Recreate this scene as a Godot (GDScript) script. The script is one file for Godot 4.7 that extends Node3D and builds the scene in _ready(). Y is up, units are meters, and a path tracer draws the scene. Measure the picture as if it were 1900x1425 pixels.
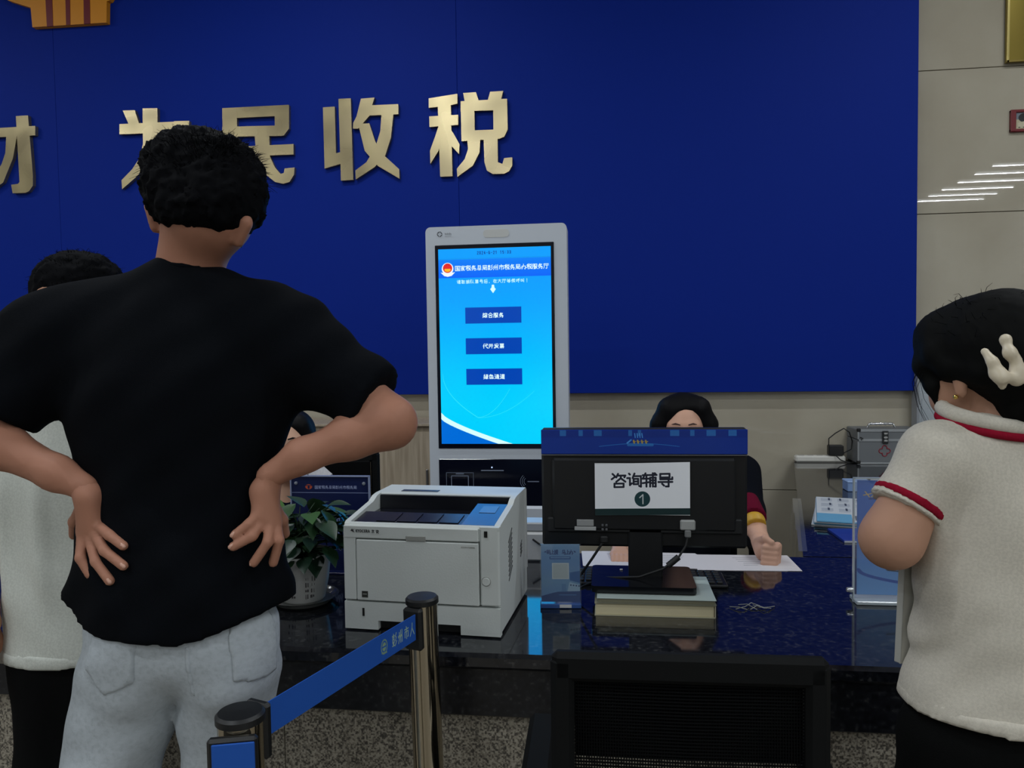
extends Node3D
# A tax service hall: queue rope, counter with printer, monitor and signs, kiosk, blue wall board with metal lettering, people.


class MB extends RefCounted:
	var v := PackedVector3Array()
	var n := PackedVector3Array()
	var t := PackedVector2Array()
	var i := PackedInt32Array()

	func vert(p: Vector3, nn: Vector3, u := Vector2.ZERO) -> int:
		v.append(p)
		n.append(nn)
		t.append(u)
		return v.size() - 1

	func tri(a: int, b: int, c: int) -> void:
		var w := (v[b] - v[a]).cross(v[c] - v[a]).dot(n[a] + n[b] + n[c])
		i.append(a)
		if w > 0.0:
			i.append(c)
			i.append(b)
		else:
			i.append(b)
			i.append(c)

	func face(pts: Array, nn: Vector3, uvs := []) -> void:
		var k := []
		for j in pts.size():
			k.append(vert(pts[j], nn, uvs[j] if uvs.size() > j else Vector2.ZERO))
		for j in range(1, pts.size() - 1):
			tri(k[0], k[j], k[j + 1])

	func box(c: Vector3, size: Vector3, bev := 0.0, bs := Basis()) -> MB:
		var h := size * 0.5
		var b: float = min(bev, min(h.x, min(h.y, h.z)) * 0.98)
		var axes := [Vector3(1, 0, 0), Vector3(0, 1, 0), Vector3(0, 0, 1)]
		for a in 3:
			var u := (a + 1) % 3
			var w := (a + 2) % 3
			for s in [-1.0, 1.0]:
				var nn: Vector3 = axes[a] * s
				var pts := []
				for q in [[-1, -1], [1, -1], [1, 1], [-1, 1]]:
					pts.append(c + bs * (nn * h[a] + axes[u] * (q[0] * (h[u] - b)) + axes[w] * (q[1] * (h[w] - b))))
				face(pts, bs * nn, [Vector2(0, 1), Vector2(1, 1), Vector2(1, 0), Vector2(0, 0)])
		if b > 0.0:
			for a in 3:
				var u := (a + 1) % 3
				var w := (a + 2) % 3
				for su in [-1.0, 1.0]:
					for sw in [-1.0, 1.0]:
						var pts := []
						for q in [[-1, 0], [1, 0], [1, 1], [-1, 1]]:
							var hu: float = h[u] if q[1] == 0 else h[u] - b
							var hw: float = h[w] - b if q[1] == 0 else h[w]
							pts.append(c + bs * (axes[a] * (q[0] * (h[a] - b)) + axes[u] * (su * hu) + axes[w] * (sw * hw)))
						face(pts, bs * (axes[u] * su + axes[w] * sw).normalized())
			for sx in [-1.0, 1.0]:
				for sy in [-1.0, 1.0]:
					for sz in [-1.0, 1.0]:
						face([c + bs * Vector3(sx * h.x, sy * (h.y - b), sz * (h.z - b)), c + bs * Vector3(sx * (h.x - b), sy * h.y, sz * (h.z - b)), c + bs * Vector3(sx * (h.x - b), sy * (h.y - b), sz * h.z)], bs * Vector3(sx, sy, sz).normalized())
		return self

	# a polygon in x, y drawn out from z0 to z1, then moved by xf
	func prism(poly: PackedVector2Array, z0: float, z1: float, xf := Transform3D()) -> MB:
		var idx := Geometry2D.triangulate_polygon(poly)
		var lo := poly[0]
		var hi := poly[0]
		for p in poly:
			lo = lo.min(p)
			hi = hi.max(p)
		var ext := (hi - lo).max(Vector2(0.0001, 0.0001))
		for s in 2:
			var z: float = z0 if s == 0 else z1
			var nn := xf.basis * Vector3(0, 0, -1.0 if (s == 0) == (z0 < z1) else 1.0)
			var base := v.size()
			for p in poly:
				vert(xf * Vector3(p.x, p.y, z), nn, Vector2((p.x - lo.x) / ext.x, 1.0 - (p.y - lo.y) / ext.y))
			for j in range(0, idx.size(), 3):
				tri(base + idx[j], base + idx[j + 1], base + idx[j + 2])
		var cw := 1.0 if Geometry2D.is_polygon_clockwise(poly) else -1.0
		for j in poly.size():
			var a := poly[j]
			var b := poly[(j + 1) % poly.size()]
			var e := (b - a).normalized()
			var nn := xf.basis * Vector3(-e.y * cw, e.x * cw, 0)
			face([xf * Vector3(a.x, a.y, z0), xf * Vector3(b.x, b.y, z0), xf * Vector3(b.x, b.y, z1), xf * Vector3(a.x, a.y, z1)], nn)
		return self

	func tube(pts: Array, radii, sides := 8, caps := true) -> MB:
		var up := Vector3(0.31, 0.9, 0.3)
		var rows := []
		var last := pts.size() - 1
		for j in pts.size():
			var dir: Vector3 = (pts[min(j + 1, last)] - pts[max(j - 1, 0)]).normalized()
			if abs(dir.dot(up)) > 0.98:
				up = Vector3(1, 0.1, 0)
			var x := dir.cross(up).normalized()
			var y := x.cross(dir).normalized()
			up = y
			var r: float = radii[j] if radii is Array else radii
			var row := []
			for s in sides + 1:
				var an := TAU * s / sides
				var nn := x * cos(an) + y * sin(an)
				row.append(vert(pts[j] + nn * r, nn, Vector2(float(s) / sides, float(j) / last)))
			rows.append(row)
			if caps and (j == 0 or j == last):
				var cn := dir * (-1.0 if j == 0 else 1.0)
				var ring := []
				for s in sides:
					ring.append(v[row[s]])
				face(ring, cn)
		for j in last:
			for s in sides:
				tri(rows[j][s], rows[j][s + 1], rows[j + 1][s])
				tri(rows[j][s + 1], rows[j + 1][s + 1], rows[j + 1][s])
		return self

	# profile of (radius, height) from bottom to top about the y axis through c
	func lathe(profile: Array, segs := 32, c := Vector3.ZERO) -> MB:
		for j in profile.size() - 1:
			var p: Vector2 = profile[j]
			var q: Vector2 = profile[j + 1]
			var e := (q - p).normalized()
			var base := []
			for s in segs + 1:
				var an := TAU * s / segs
				var d := Vector3(cos(an), 0, sin(an))
				var nn := d * e.y + Vector3(0, -e.x, 0)
				base.append([vert(c + d * p.x + Vector3(0, p.y, 0), nn, Vector2(float(s) / segs, 0)), vert(c + d * q.x + Vector3(0, q.y, 0), nn, Vector2(float(s) / segs, 1))])
			for s in segs:
				if p.x > 0.0:
					tri(base[s][0], base[s + 1][0], base[s][1])
				if q.x > 0.0:
					tri(base[s + 1][0], base[s + 1][1], base[s][1])
		return self

	func mesh() -> ArrayMesh:
		var a := []
		a.resize(Mesh.ARRAY_MAX)
		a[Mesh.ARRAY_VERTEX] = v
		a[Mesh.ARRAY_NORMAL] = n
		a[Mesh.ARRAY_TEX_UV] = t
		a[Mesh.ARRAY_INDEX] = i
		var m := ArrayMesh.new()
		m.add_surface_from_arrays(Mesh.PRIMITIVE_TRIANGLES, a)
		return m


# Smoothly joined tapered capsules, meshed as surface nets.
class Sdf extends RefCounted:
	const BIG := 9.0
	var prims := []
	var planes := []
	var inflate := 0.0
	var style := ""
	var cx := 0.0
	var grain: FastNoiseLite

	func cap(a: Vector3, b: Vector3, ra: float, rb: float, k := 0.02, s := Vector3.ONE, flat := false, neg := false) -> Sdf:
		prims.append([a, b, ra, rb, k, s, flat, neg])
		return self

	func chain(pts: Array, rs: Array, k := 0.02, s := Vector3.ONE) -> Sdf:
		for j in pts.size() - 1:
			cap(pts[j], pts[j + 1], rs[j], rs[j + 1], k, s)
		return self

	func ball(c: Vector3, r: float, k := 0.02, s := Vector3.ONE) -> Sdf:
		return cap(c, c + Vector3(0, 0.0001, 0), r, r, k, s)

	func cut(a: Vector3, b: Vector3, ra: float, rb: float, k := 0.01, s := Vector3.ONE) -> Sdf:
		return cap(a, b, ra, rb, k, s, false, true)

	func plane(nn: Vector3, p: Vector3) -> Sdf:
		planes.append([nn.normalized(), p])
		return self

	# folds of cloth, hems and tufts of hair
	func shaped(p: Vector3, d: float) -> float:
		var u := p.x - cx
		match style:
			"black_tee":
				if absf(d) < 0.05:
					d -= 0.008 * pow(0.5 + 0.5 * sin(p.y * 34.0 + u * 26.0 + 2.0 * sin(u * 9.0)), 2.0) * smoothstep(1.5, 1.0, p.y)
					d += 0.0028 * sin(u * 44.0 - p.y * 17.0 + 1.3 * sin(p.y * 12.0))
					d += 0.002 * sin(p.y * 70.0 - u * 52.0)
				# the hem hangs lower in the middle of the back than at the sides
				return maxf(d, 0.960 + 1.25 * (u - 0.017) * (u - 0.017) + 0.003 * sin(p.x * 40.0) - p.y)
			"jeans":
				if absf(d) < 0.03:
					d += 0.0032 * sin(p.y * 30.0 + absf(u) * 30.0 + sin(u * 20.0)) * smoothstep(0.98, 0.85, p.y) + 0.0016 * sin(p.y * 62.0 - u * 40.0)
			"grey_tee":
				if absf(d) < 0.05:
					d -= 0.020 * pow(0.5 + 0.5 * sin(u * 60.0 + p.y * 7.0 + 1.2 * sin(p.y * 8.0)), 2.0) * smoothstep(1.3, 1.1, p.y) * smoothstep(0.86, 0.98, p.y)
					d += 0.003 * sin(p.y * 42.0 + u * 20.0 + sin(u * 30.0)) * smoothstep(1.1, 0.9, p.y)
				return maxf(d, 0.785 + 0.05 * u - p.y)
			"polo":
				if absf(d) < 0.04:
					var low := smoothstep(1.12, 0.95, p.y)
					d -= 0.010 * low * smoothstep(0.83, 0.89, p.y) * pow(0.5 + 0.5 * sin(p.y * 46.0 - u * 26.0 + 1.6 * sin(u * 16.0)), 3.0) * (0.5 + 0.5 * sin(u * 23.0 + p.y * 13.0)) + 0.003 * sin(p.y * 27.0 + u * 33.0 + 2.0)
					d += 0.0018 * low * smoothstep(0.83, 0.89, p.y) * sin(p.y * 84.0 - u * 46.0 + 2.0 * sin(u * 30.0))
				return maxf(d, 0.822 + 0.35 * u * u - p.y)
			"polo_hem":
				var e := 0.822 + 0.35 * u * u - p.y
				return maxf(maxf(d, e - 0.0015), -e - 0.024)
			"tousled":
				if absf(d) < 0.03:
					d += 0.008 * grain.get_noise_3d(p.x * 0.8, p.y * 0.6, p.z * 0.8) + 0.006 * grain.get_noise_3d(p.x * 2.6, p.y * 1.6, p.z * 2.6)
			"cropped":
				if absf(d) < 0.03:
					d += 0.008 * grain.get_noise_3dv(p)
			"combed":
				if absf(d) < 0.03:
					d += 0.0024 * grain.get_noise_3d(p.x * 6.0, p.y * 2.0, p.z * 6.0)
			"straight":
				if absf(d) < 0.03:
					d += 0.003 * grain.get_noise_3d(p.x * 5.0, p.y, p.z * 5.0)
		return d

	func append(mb: MB, cell: float, xf := Transform3D()) -> void:
		var lo := Vector3.ONE * 1e6
		var hi := -lo
		for p in prims:
			if p[7]:
				continue
			var r: Vector3 = p[5] * (max(p[2], p[3]) + inflate)
			lo = lo.min((p[0] as Vector3).min(p[1]) - r)
			hi = hi.max((p[0] as Vector3).max(p[1]) + r)
		lo -= Vector3.ONE * cell * 3.0
		hi += Vector3.ONE * cell * 3.0
		var nx := int(ceil((hi.x - lo.x) / cell)) + 1
		var ny := int(ceil((hi.y - lo.y) / cell)) + 1
		var nz := int(ceil((hi.z - lo.z) / cell)) + 1
		var f := PackedFloat32Array()
		f.resize(nx * ny * nz)
		f.fill(BIG)
		for p in prims:
			var a: Vector3 = p[0]
			var ab: Vector3 = p[1] - p[0]
			var ra: float = p[2]
			var dr: float = p[3] - p[2]
			var k: float = p[4]
			var s: Vector3 = p[5]
			var si := Vector3.ONE / s
			var flat: bool = p[6]
			var neg: bool = p[7]
			var ln := ab.length()
			var inv: float = 1.0 / maxf(ab.length_squared(), 1e-9)
			var mg: Vector3 = s * (max(p[2], p[3]) + inflate) + Vector3.ONE * (k + cell * 2.5)
			var l: Vector3 = ((a.min(p[1]) - mg - lo) / cell).floor()
			var h: Vector3 = ((a.max(p[1]) + mg - lo) / cell).ceil()
			for z in range(max(0, int(l.z)), min(nz, int(h.z) + 1)):
				for y in range(max(0, int(l.y)), min(ny, int(h.y) + 1)):
					var x0: int = max(0, int(l.x))
					var x1: int = min(nx, int(h.x) + 1)
					var id: int = (z * ny + y) * nx + x0
					var q0 := lo + Vector3(x0, y, z) * cell - a
					for x in range(x0, x1):
						var tt := q0.dot(ab) * inv
						var tc := clampf(tt, 0.0, 1.0)
						var d := ((q0 - ab * tc) * si).length() - ra - dr * tc
						if flat and tt > 1.0:
							d = maxf(d, (tt - 1.0) * ln)
						var o := f[id]
						if neg:
							d = -d
							var hh := maxf(k - absf(d - o), 0.0) / k
							f[id] = maxf(d, o) + hh * hh * k * 0.25
						else:
							var hh := maxf(k - absf(d - o), 0.0) / k
							f[id] = minf(d, o) - hh * hh * k * 0.25
						id += 1
						q0.x += cell
		var special := style != "" or not planes.is_empty() or inflate != 0.0
		if special:
			var id := 0
			for z in nz:
				for y in ny:
					var p := lo + Vector3(0, y, z) * cell
					for x in nx:
						var d := f[id]
						if d < BIG:
							d -= inflate
							if style != "":
								d = shaped(p, d)
							for pl in planes:
								d = maxf(d, (pl[0] as Vector3).dot(p - pl[1]))
							f[id] = d
						id += 1
						p.x += cell
		# one vertex in each crossed cell
		var sy := nx
		var sz := nx * ny
		var at := PackedInt32Array()
		at.resize(nx * ny * nz)
		at.fill(-1)
		var start := mb.v.size()
		var off := [0, 1, sy, sy + 1, sz, sz + 1, sz + sy, sz + sy + 1]
		var cells := PackedInt32Array()
		for z in nz - 1:
			for y in ny - 1:
				var id := z * sz + y * sy
				for x in nx - 1:
					if f[id] < BIG:
						var c0 := f[id] < 0.0
						if c0 != (f[id + 1] < 0.0) or c0 != (f[id + sy] < 0.0) or c0 != (f[id + sz] < 0.0) or c0 != (f[id + sy + 1] < 0.0) or c0 != (f[id + sz + 1] < 0.0) or c0 != (f[id + sz + sy] < 0.0) or c0 != (f[id + sz + sy + 1] < 0.0):
							var sum := Vector3.ZERO
							var cnt := 0
							for e in EDGES:
								var va: float = f[id + off[e[0]]]
								var vb: float = f[id + off[e[1]]]
								if (va < 0.0) != (vb < 0.0):
									var w := va / (va - vb)
									sum += CORNER[e[0]] + (CORNER[e[1]] - CORNER[e[0]]) * w
									cnt += 1
							at[id] = mb.v.size()
							mb.v.append(xf * (lo + (Vector3(x, y, z) + sum / cnt) * cell))
							mb.n.append(Vector3.ZERO)
							mb.t.append(Vector2.ZERO)
							cells.append(id)
					id += 1
		var qs := PackedInt32Array()
		for id in cells:
			var a0 := f[id] < 0.0
			if a0 != (f[id + 1] < 0.0):
				_quad(mb, at, id, id - sy, id - sy - sz, id - sz, a0)
			if a0 != (f[id + sy] < 0.0):
				_quad(mb, at, id, id - sz, id - sz - 1, id - 1, a0)
			if a0 != (f[id + sz] < 0.0):
				_quad(mb, at, id, id - 1, id - 1 - sy, id - sy, a0)
		for j in range(start, mb.v.size()):
			mb.n[j] = mb.n[j].normalized()

	const EDGES := [[0, 1], [2, 3], [4, 5], [6, 7], [0, 2], [1, 3], [4, 6], [5, 7], [0, 4], [1, 5], [2, 6], [3, 7]]
	const CORNER := [Vector3(0, 0, 0), Vector3(1, 0, 0), Vector3(0, 1, 0), Vector3(1, 1, 0), Vector3(0, 0, 1), Vector3(1, 0, 1), Vector3(0, 1, 1), Vector3(1, 1, 1)]

	func _quad(mb: MB, at: PackedInt32Array, ia: int, ib: int, ic: int, id: int, inside: bool) -> void:
		if ib < 0 or ic < 0 or id < 0:
			return
		var a := at[ia]
		var b := at[ib]
		var c := at[ic]
		var d := at[id]
		if a < 0 or b < 0 or c < 0 or d < 0:
			return
		if inside:
			var s := b
			b = d
			d = s
		var nn := -(mb.v[c] - mb.v[a]).cross(mb.v[d] - mb.v[b])
		for q in [a, b, c, d]:
			mb.n[q] += nn
		mb.i.append_array(PackedInt32Array([a, b, c, a, c, d]))


# Strokes of the characters on a 16 x 16 grid: each word is a stroke, each pair of digits a point (x, y).
const GLYPHS := {
	"国": "11f1ff1f11 44c4 48c8 4cdc 848c aabb", "家": "8081 1412f2f4 45c5 7528 65989d7f 782b 8a2f b79a a9df",
	"税": "6013 0474 404f 450b 4569 90a2 e0d2 83e3e88883 a8ab7f c8cefefc", "务": "6025 42c218 44d9 2adacf9e 882f",
	"总": "4062 b092 43c3c84843 2a0e 5a5eaeac 8a9c cadd", "局": "21d1d525 212a0f 28e8eebe 5a9a9d5d5a",
	"彭": "0272 4044 1464 16666a1a16 2b3d 5b4d 0e7e e0a4 e5a9 fa9f", "州": "323a0f 808f d0df 0608 5668 a6b8",
	"市": "7082 13f3 2d26e6edcd 838f", "办": "26d6cfae 70752f 280c d8fc",
	"服": "11616f4f 111a0f 1565 1969 8f81e1e5c5 88e8ae8f a9ff", "厅": "11f1 112a0f 45f5 a5ae8f7e",
	"请": "2031 05353d5b 71f1 74f4 66f6 b0b6 888f 88e8efcf 8aea 8ded", "取": "0171 212d 616f 2565 2969 0d7d 83e38f 85ff",
	"排": "0474 404f2e 0a77 a0a98f d0df 74a4 78a8 6cac d4f4 d8f8 dcfc", "队": "000f 0050254a1a b0a86f a8ff",
	"票": "11e1 33d3d73733 6167 a1a7 39d9 1bfb 8b8f6e 4c2f bcdf", "号": "40b0b44440 06f6 5649d9cf8e",
	"后": "e012 122a0f 26f6 59d9df5f59", "，": "3c3e2f", "！": "707a 7d7f",
	"在": "03f3 700b 474f 67f7 a4ae 6efe", "大": "04f4 80860f 85ff",
	"等": "3014 2252 b094 a2f2 36d6 8488 08f8 1bfb b8bf8e 4c6e", "候": "4008 252f 525b 71e1e4 64f4 9367 69f9 b5b9 ba6f baff",
	"呼": "13535b1b13 f072 8395 e3c5 67f7 b2bf9e", "叫": "13535b1b13 828bb9 d0df",
	"综": "3014 1444 440a 0a5a 0f5c b0b2 6462f2f4 86e6 69f9 b9bf9e 8b6e dbfe", "合": "8006 80f6 57a7 39d9df3f39",
	"代": "4008 252f 57f4 90aafffc d0f2", "开": "12e2 07f7 52590f b2bf", "发": "3126f6 80670f 69d93f 79ff c0e3",
	"绿": "3014 1444 440a 0a5a 0f5c 81e1e7 84e4 67f7 b7bf9e 799b 6e9c e9cb bbfe", "色": "5014 32b285 25d5db2b 858b 252eeefc",
	"通": "1032 06363c0f 3dff 71d1a4 747c 74e4ecdc 77e7 7aea b4bc", "道": "1032 06363c0f 3dff 8091 d0c1 62f2 b2a4 74e4ec7c74 77e7 79e9",
	"咨": "1032 0643 7054 62f2e4 a3a559 a5f9 3bdbdf3f3b", "询": "2031 05353d5b 8065 73f3ffde 76c6cc7c76 79c9",
	"辅": "0262 3006 0676 434f 0b7a 72f2 b0bf 858f 85e5efdf 88e8 8beb d0e1", "导": "21c1c525 2127f7f5 0afa b8bf8f 4c6e",
	"人": "80760f 76ff", "码": "0161 300a 26666c2c26 81e1d7 8387f7efcf 7bdb", "上": "808e 86d6 0efe",
	"提": "0464 303f1e 0a67 80e0e58580 83e3 68f8 b8bd bbeb 8a8c6f 8cff", "马": "31c1b8 4248e8efaf 1bbb",
	"员": "40c0c44440 2c26d6dc 888c1f 9cef", "之": "8092 25d52c 1c5eff", "岗": "3136d6d1 8086 1f18e8efcf 5aad ba4d",
	"京": "7082 12f2 44c4c84844 888f6e 4a1e caee", "瓷": "0122 0543 7045 62e2d4 a357 a4f7 19f9 4a3f6d 4babbfff 7b8d",
	"0": "31b1be3e31", "1": "43808f", "2": "3341b1c43fcf", "3": "31c1ce3e 48c8", "4": "903aca 959f", "5": "c13137c7ce3e", "6": "c1313ecec838", "-": "48b8", ":": "7374 7b7c", "“": "9478 d4b8", "”": "3478 7498", " ": "",
}


class Canvas extends RefCounted:
	var im: Image
	var w: int
	var h: int

	func _init(ww: int, hh: int, c: Color) -> void:
		w = ww
		h = hh
		im = Image.create(w, h, false, Image.FORMAT_RGBA8)
		im.fill(c)

	func rect(x: float, y: float, ww: float, hh: float, c: Color) -> void:
		im.fill_rect(Rect2i(int(x), int(y), int(ww), int(hh)), c)

	func mixpx(x: int, y: int, c: Color, a: float) -> void:
		im.set_pixel(x, y, im.get_pixel(x, y).lerp(c, a))

	func line(a: Vector2, b: Vector2, r: float, c: Color) -> void:
		var ab := b - a
		var inv: float = 1.0 / max(ab.length_squared(), 1e-6)
		for y in range(max(0, int(min(a.y, b.y) - r - 1)), min(h, int(max(a.y, b.y) + r + 2))):
			for x in range(max(0, int(min(a.x, b.x) - r - 1)), min(w, int(max(a.x, b.x) + r + 2))):
				var p := Vector2(x + 0.5, y + 0.5) - a
				var q: float = clamp(p.dot(ab) * inv, 0.0, 1.0)
				var k: float = clamp(r + 0.5 - (p - ab * q).length(), 0.0, 1.0)
				if k > 0.0:
					mixpx(x, y, c, k * c.a)

	func disc(p: Vector2, rx: float, ry: float, c: Color) -> void:
		for y in range(max(0, int(p.y - ry - 1)), min(h, int(p.y + ry + 2))):
			for x in range(max(0, int(p.x - rx - 1)), min(w, int(p.x + rx + 2))):
				var d := Vector2((x + 0.5 - p.x) / rx, (y + 0.5 - p.y) / ry).length()
				var k: float = clamp((1.0 - d) * min(rx, ry) + 0.5, 0.0, 1.0)
				if k > 0.0:
					mixpx(x, y, c, k * c.a)

	func poly(pts: PackedVector2Array, c: Color) -> void:
		var lo := pts[0]
		var hi := pts[0]
		for p in pts:
			lo = lo.min(p)
			hi = hi.max(p)
		for y in range(max(0, int(lo.y)), min(h, int(hi.y) + 1)):
			for x in range(max(0, int(lo.x)), min(w, int(hi.x) + 1)):
				if Geometry2D.is_point_in_polygon(Vector2(x + 0.5, y + 0.5), pts):
					mixpx(x, y, c, c.a)

	func glyph(ch: String, x: float, y: float, size: float, r: float, c: Color, wide := 1.0) -> void:
		if not GLYPHS.has(ch):
			return
		for st in (GLYPHS[ch] as String).split(" ", false):
			var prev := Vector2.ZERO
			for j in range(0, st.length(), 2):
				var p := Vector2(x + st.substr(j, 1).hex_to_int() / 15.0 * size * wide, y + st.substr(j + 1, 1).hex_to_int() / 15.0 * size)
				if j > 0:
					line(prev, p, r, c)
				prev = p

	func text(s: String, x: float, y: float, size: float, pitch: float, r: float, c: Color, wide := 1.0) -> void:
		for j in s.length():
			glyph(s[j], x + pitch * j, y, size, r, c, wide)

	func tex() -> ImageTexture:
		return ImageTexture.create_from_image(im)


var used_names := {}
var rng := RandomNumberGenerator.new()


func numbered(called: String) -> String:
	var k: int = used_names.get(called, 0)
	used_names[called] = k + 1
	return called if k == 0 else "%s_%03d" % [called, k]


func tag(o: Node3D, label: String, category: String, group := "") -> void:
	o.set_meta("label", label)
	o.set_meta("category", category)
	if group:
		o.set_meta("group", group)


func thing(called: String, label: String, category: String, at := Vector3.ZERO, turn := 0.0, group := "") -> Node3D:
	var o := Node3D.new()
	o.name = numbered(called)
	add_child(o)
	o.position = at
	o.rotation.y = turn
	tag(o, label, category, group)
	return o


func part(parent: Node, called: String, mb, m: Material, at := Vector3.ZERO, label := "") -> MeshInstance3D:
	var o := MeshInstance3D.new()
	o.mesh = mb.mesh() if mb is MB else mb
	o.material_override = m
	o.name = numbered(called) if parent == self else called
	o.position = at
	o.cast_shadow = GeometryInstance3D.SHADOW_CASTING_SETTING_ON
	parent.add_child(o, true)
	if label:
		o.set_meta("label", label)
	return o


func struct(called: String, mb, m: Material, at := Vector3.ZERO) -> MeshInstance3D:
	var o := part(self, called, mb, m, at)
	o.set_meta("kind", "structure")
	return o


func mat(c: Color, rough := 0.6, metal := 0.0, spec := 0.5) -> StandardMaterial3D:
	var m := StandardMaterial3D.new()
	m.albedo_color = c
	m.roughness = rough
	m.metallic = metal
	m.metallic_specular = spec
	return m


func rgb(r: int, g: int, b: int) -> Color:
	return Color8(r, g, b)


func noise_tex(freq: float, stops: Array, kind := FastNoiseLite.TYPE_SIMPLEX, oct := 3, sd := 1, size := 512) -> NoiseTexture2D:
	var nz := FastNoiseLite.new()
	nz.noise_type = kind
	nz.frequency = freq
	nz.fractal_octaves = oct
	nz.seed = sd
	var t := NoiseTexture2D.new()
	t.width = size
	t.height = size
	t.seamless = true
	t.noise = nz
	if not stops.is_empty():
		var g := Gradient.new()
		var o := PackedFloat32Array()
		var cs := PackedColorArray()
		for s in stops:
			o.append(s[0])
			cs.append(s[1])
		g.offsets = o
		g.colors = cs
		t.color_ramp = g
	return t


func bump_tex(freq: float, strength: float, sd := 7, oct := 3) -> NoiseTexture2D:
	var t := noise_tex(freq, [], FastNoiseLite.TYPE_SIMPLEX, oct, sd, 256)
	t.as_normal_map = true
	t.bump_strength = strength
	return t


func triplanar(m: StandardMaterial3D, scale: float) -> StandardMaterial3D:
	m.uv1_triplanar = true
	m.uv1_world_triplanar = true
	m.uv1_scale = Vector3.ONE * scale
	return m


func cloth(c: Color, weave := 40.0, strength := 1.5) -> StandardMaterial3D:
	var m := mat(c, 0.95, 0.0, 0.2)
	m.normal_enabled = true
	m.normal_texture = weave_map
	m.normal_scale = strength * 0.22
	m.albedo_texture = fleck_map
	return triplanar(m, weave / 4.0)


func printed(c: Canvas, rough := 0.5) -> StandardMaterial3D:
	var m := mat(Color.WHITE, rough)
	m.albedo_texture = c.tex()
	return m


func poly(a: Array) -> PackedVector2Array:
	var p := PackedVector2Array()
	for j in range(0, a.size(), 2):
		p.append(Vector2(a[j], a[j + 1]))
	return p


func rounded(w: float, h: float, r: float, k := 5) -> PackedVector2Array:
	var p := PackedVector2Array()
	for c in [[1, 1, 0], [-1, 1, 1], [-1, -1, 2], [1, -1, 3]]:
		for j in k + 1:
			var an: float = PI / 2 * (c[2] + float(j) / k)
			p.append(Vector2(c[0] * (w / 2 - r), c[1] * (h / 2 - r)) + Vector2(cos(an), sin(an)) * r)
	return p


# thin hairs standing off an ellipsoid
func strands(mb: MB, count: int, c: Vector3, rad: Vector3, lo: float, length: float, lean := Vector3.ZERO, sd := 3) -> void:
	var r := RandomNumberGenerator.new()
	r.seed = sd
	for j in count:
		var d := Vector3(r.randf_range(-1, 1), r.randf_range(lo, 1), r.randf_range(-1, 1)).normalized()
		if d.y < lo:
			continue
		var p := c + d * rad
		var side := Vector3(r.randf_range(-1, 1), r.randf_range(-0.6, 0.8), r.randf_range(-1, 1))
		var e := (d * 0.35 + side * 0.9 + lean).normalized() * length * r.randf_range(0.4, 1.1)
		var bend := Vector3(r.randf_range(-1, 1), r.randf_range(-1, 0.2), r.randf_range(-1, 1)) * length * 0.35
		mb.tube([p - d * 0.006, p + e * 0.55, p + e + bend], [0.0006, 0.0005, 0.0002], 3, false)


var weave_map: NoiseTexture2D
var fleck_map: NoiseTexture2D


func _ready() -> void:
	rng.seed = 11
	# camera
	var cam := Camera3D.new()
	cam.name = "camera"
	cam.keep_aspect = Camera3D.KEEP_HEIGHT
	cam.fov = 52.97
	cam.near = 0.05
	add_child(cam)
	cam.position = Vector3(0, 1.42, 0)
	cam.basis = Basis(Vector3.UP, deg_to_rad(7.1)) * Basis(Vector3.RIGHT, deg_to_rad(-2.6)) * Basis(Vector3.BACK, -0.0148)
	cam.current = true
	# surroundings: a closed room lit by its ceiling tubes and the screen
	var we := WorldEnvironment.new()
	we.name = "surroundings"
	var e := Environment.new()
	e.background_mode = Environment.BG_COLOR
	e.background_color = Color.BLACK
	e.tonemap_mode = Environment.TONE_MAPPER_LINEAR
	e.tonemap_exposure = 1.0
	e.sdfgi_enabled = true
	e.ssao_enabled = true
	e.ssil_enabled = true
	we.environment = e
	add_child(we)
	weave_map = bump_tex(0.12, 4.0)
	fleck_map = noise_tex(0.03, [[0.0, Color(0.9, 0.9, 0.9)], [1.0, Color(1, 1, 1)]], FastNoiseLite.TYPE_SIMPLEX, 4, 5, 256)
	ceiling_tubes()
	room()
	wall_board()
	counter()
	kiosk()
	printer()
	monitor_and_desk()
	left_desk()
	right_desk()
	wall_things()
	queue_posts()
	chairs()
	people()


const TUBE_ENERGY := 2.1


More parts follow.
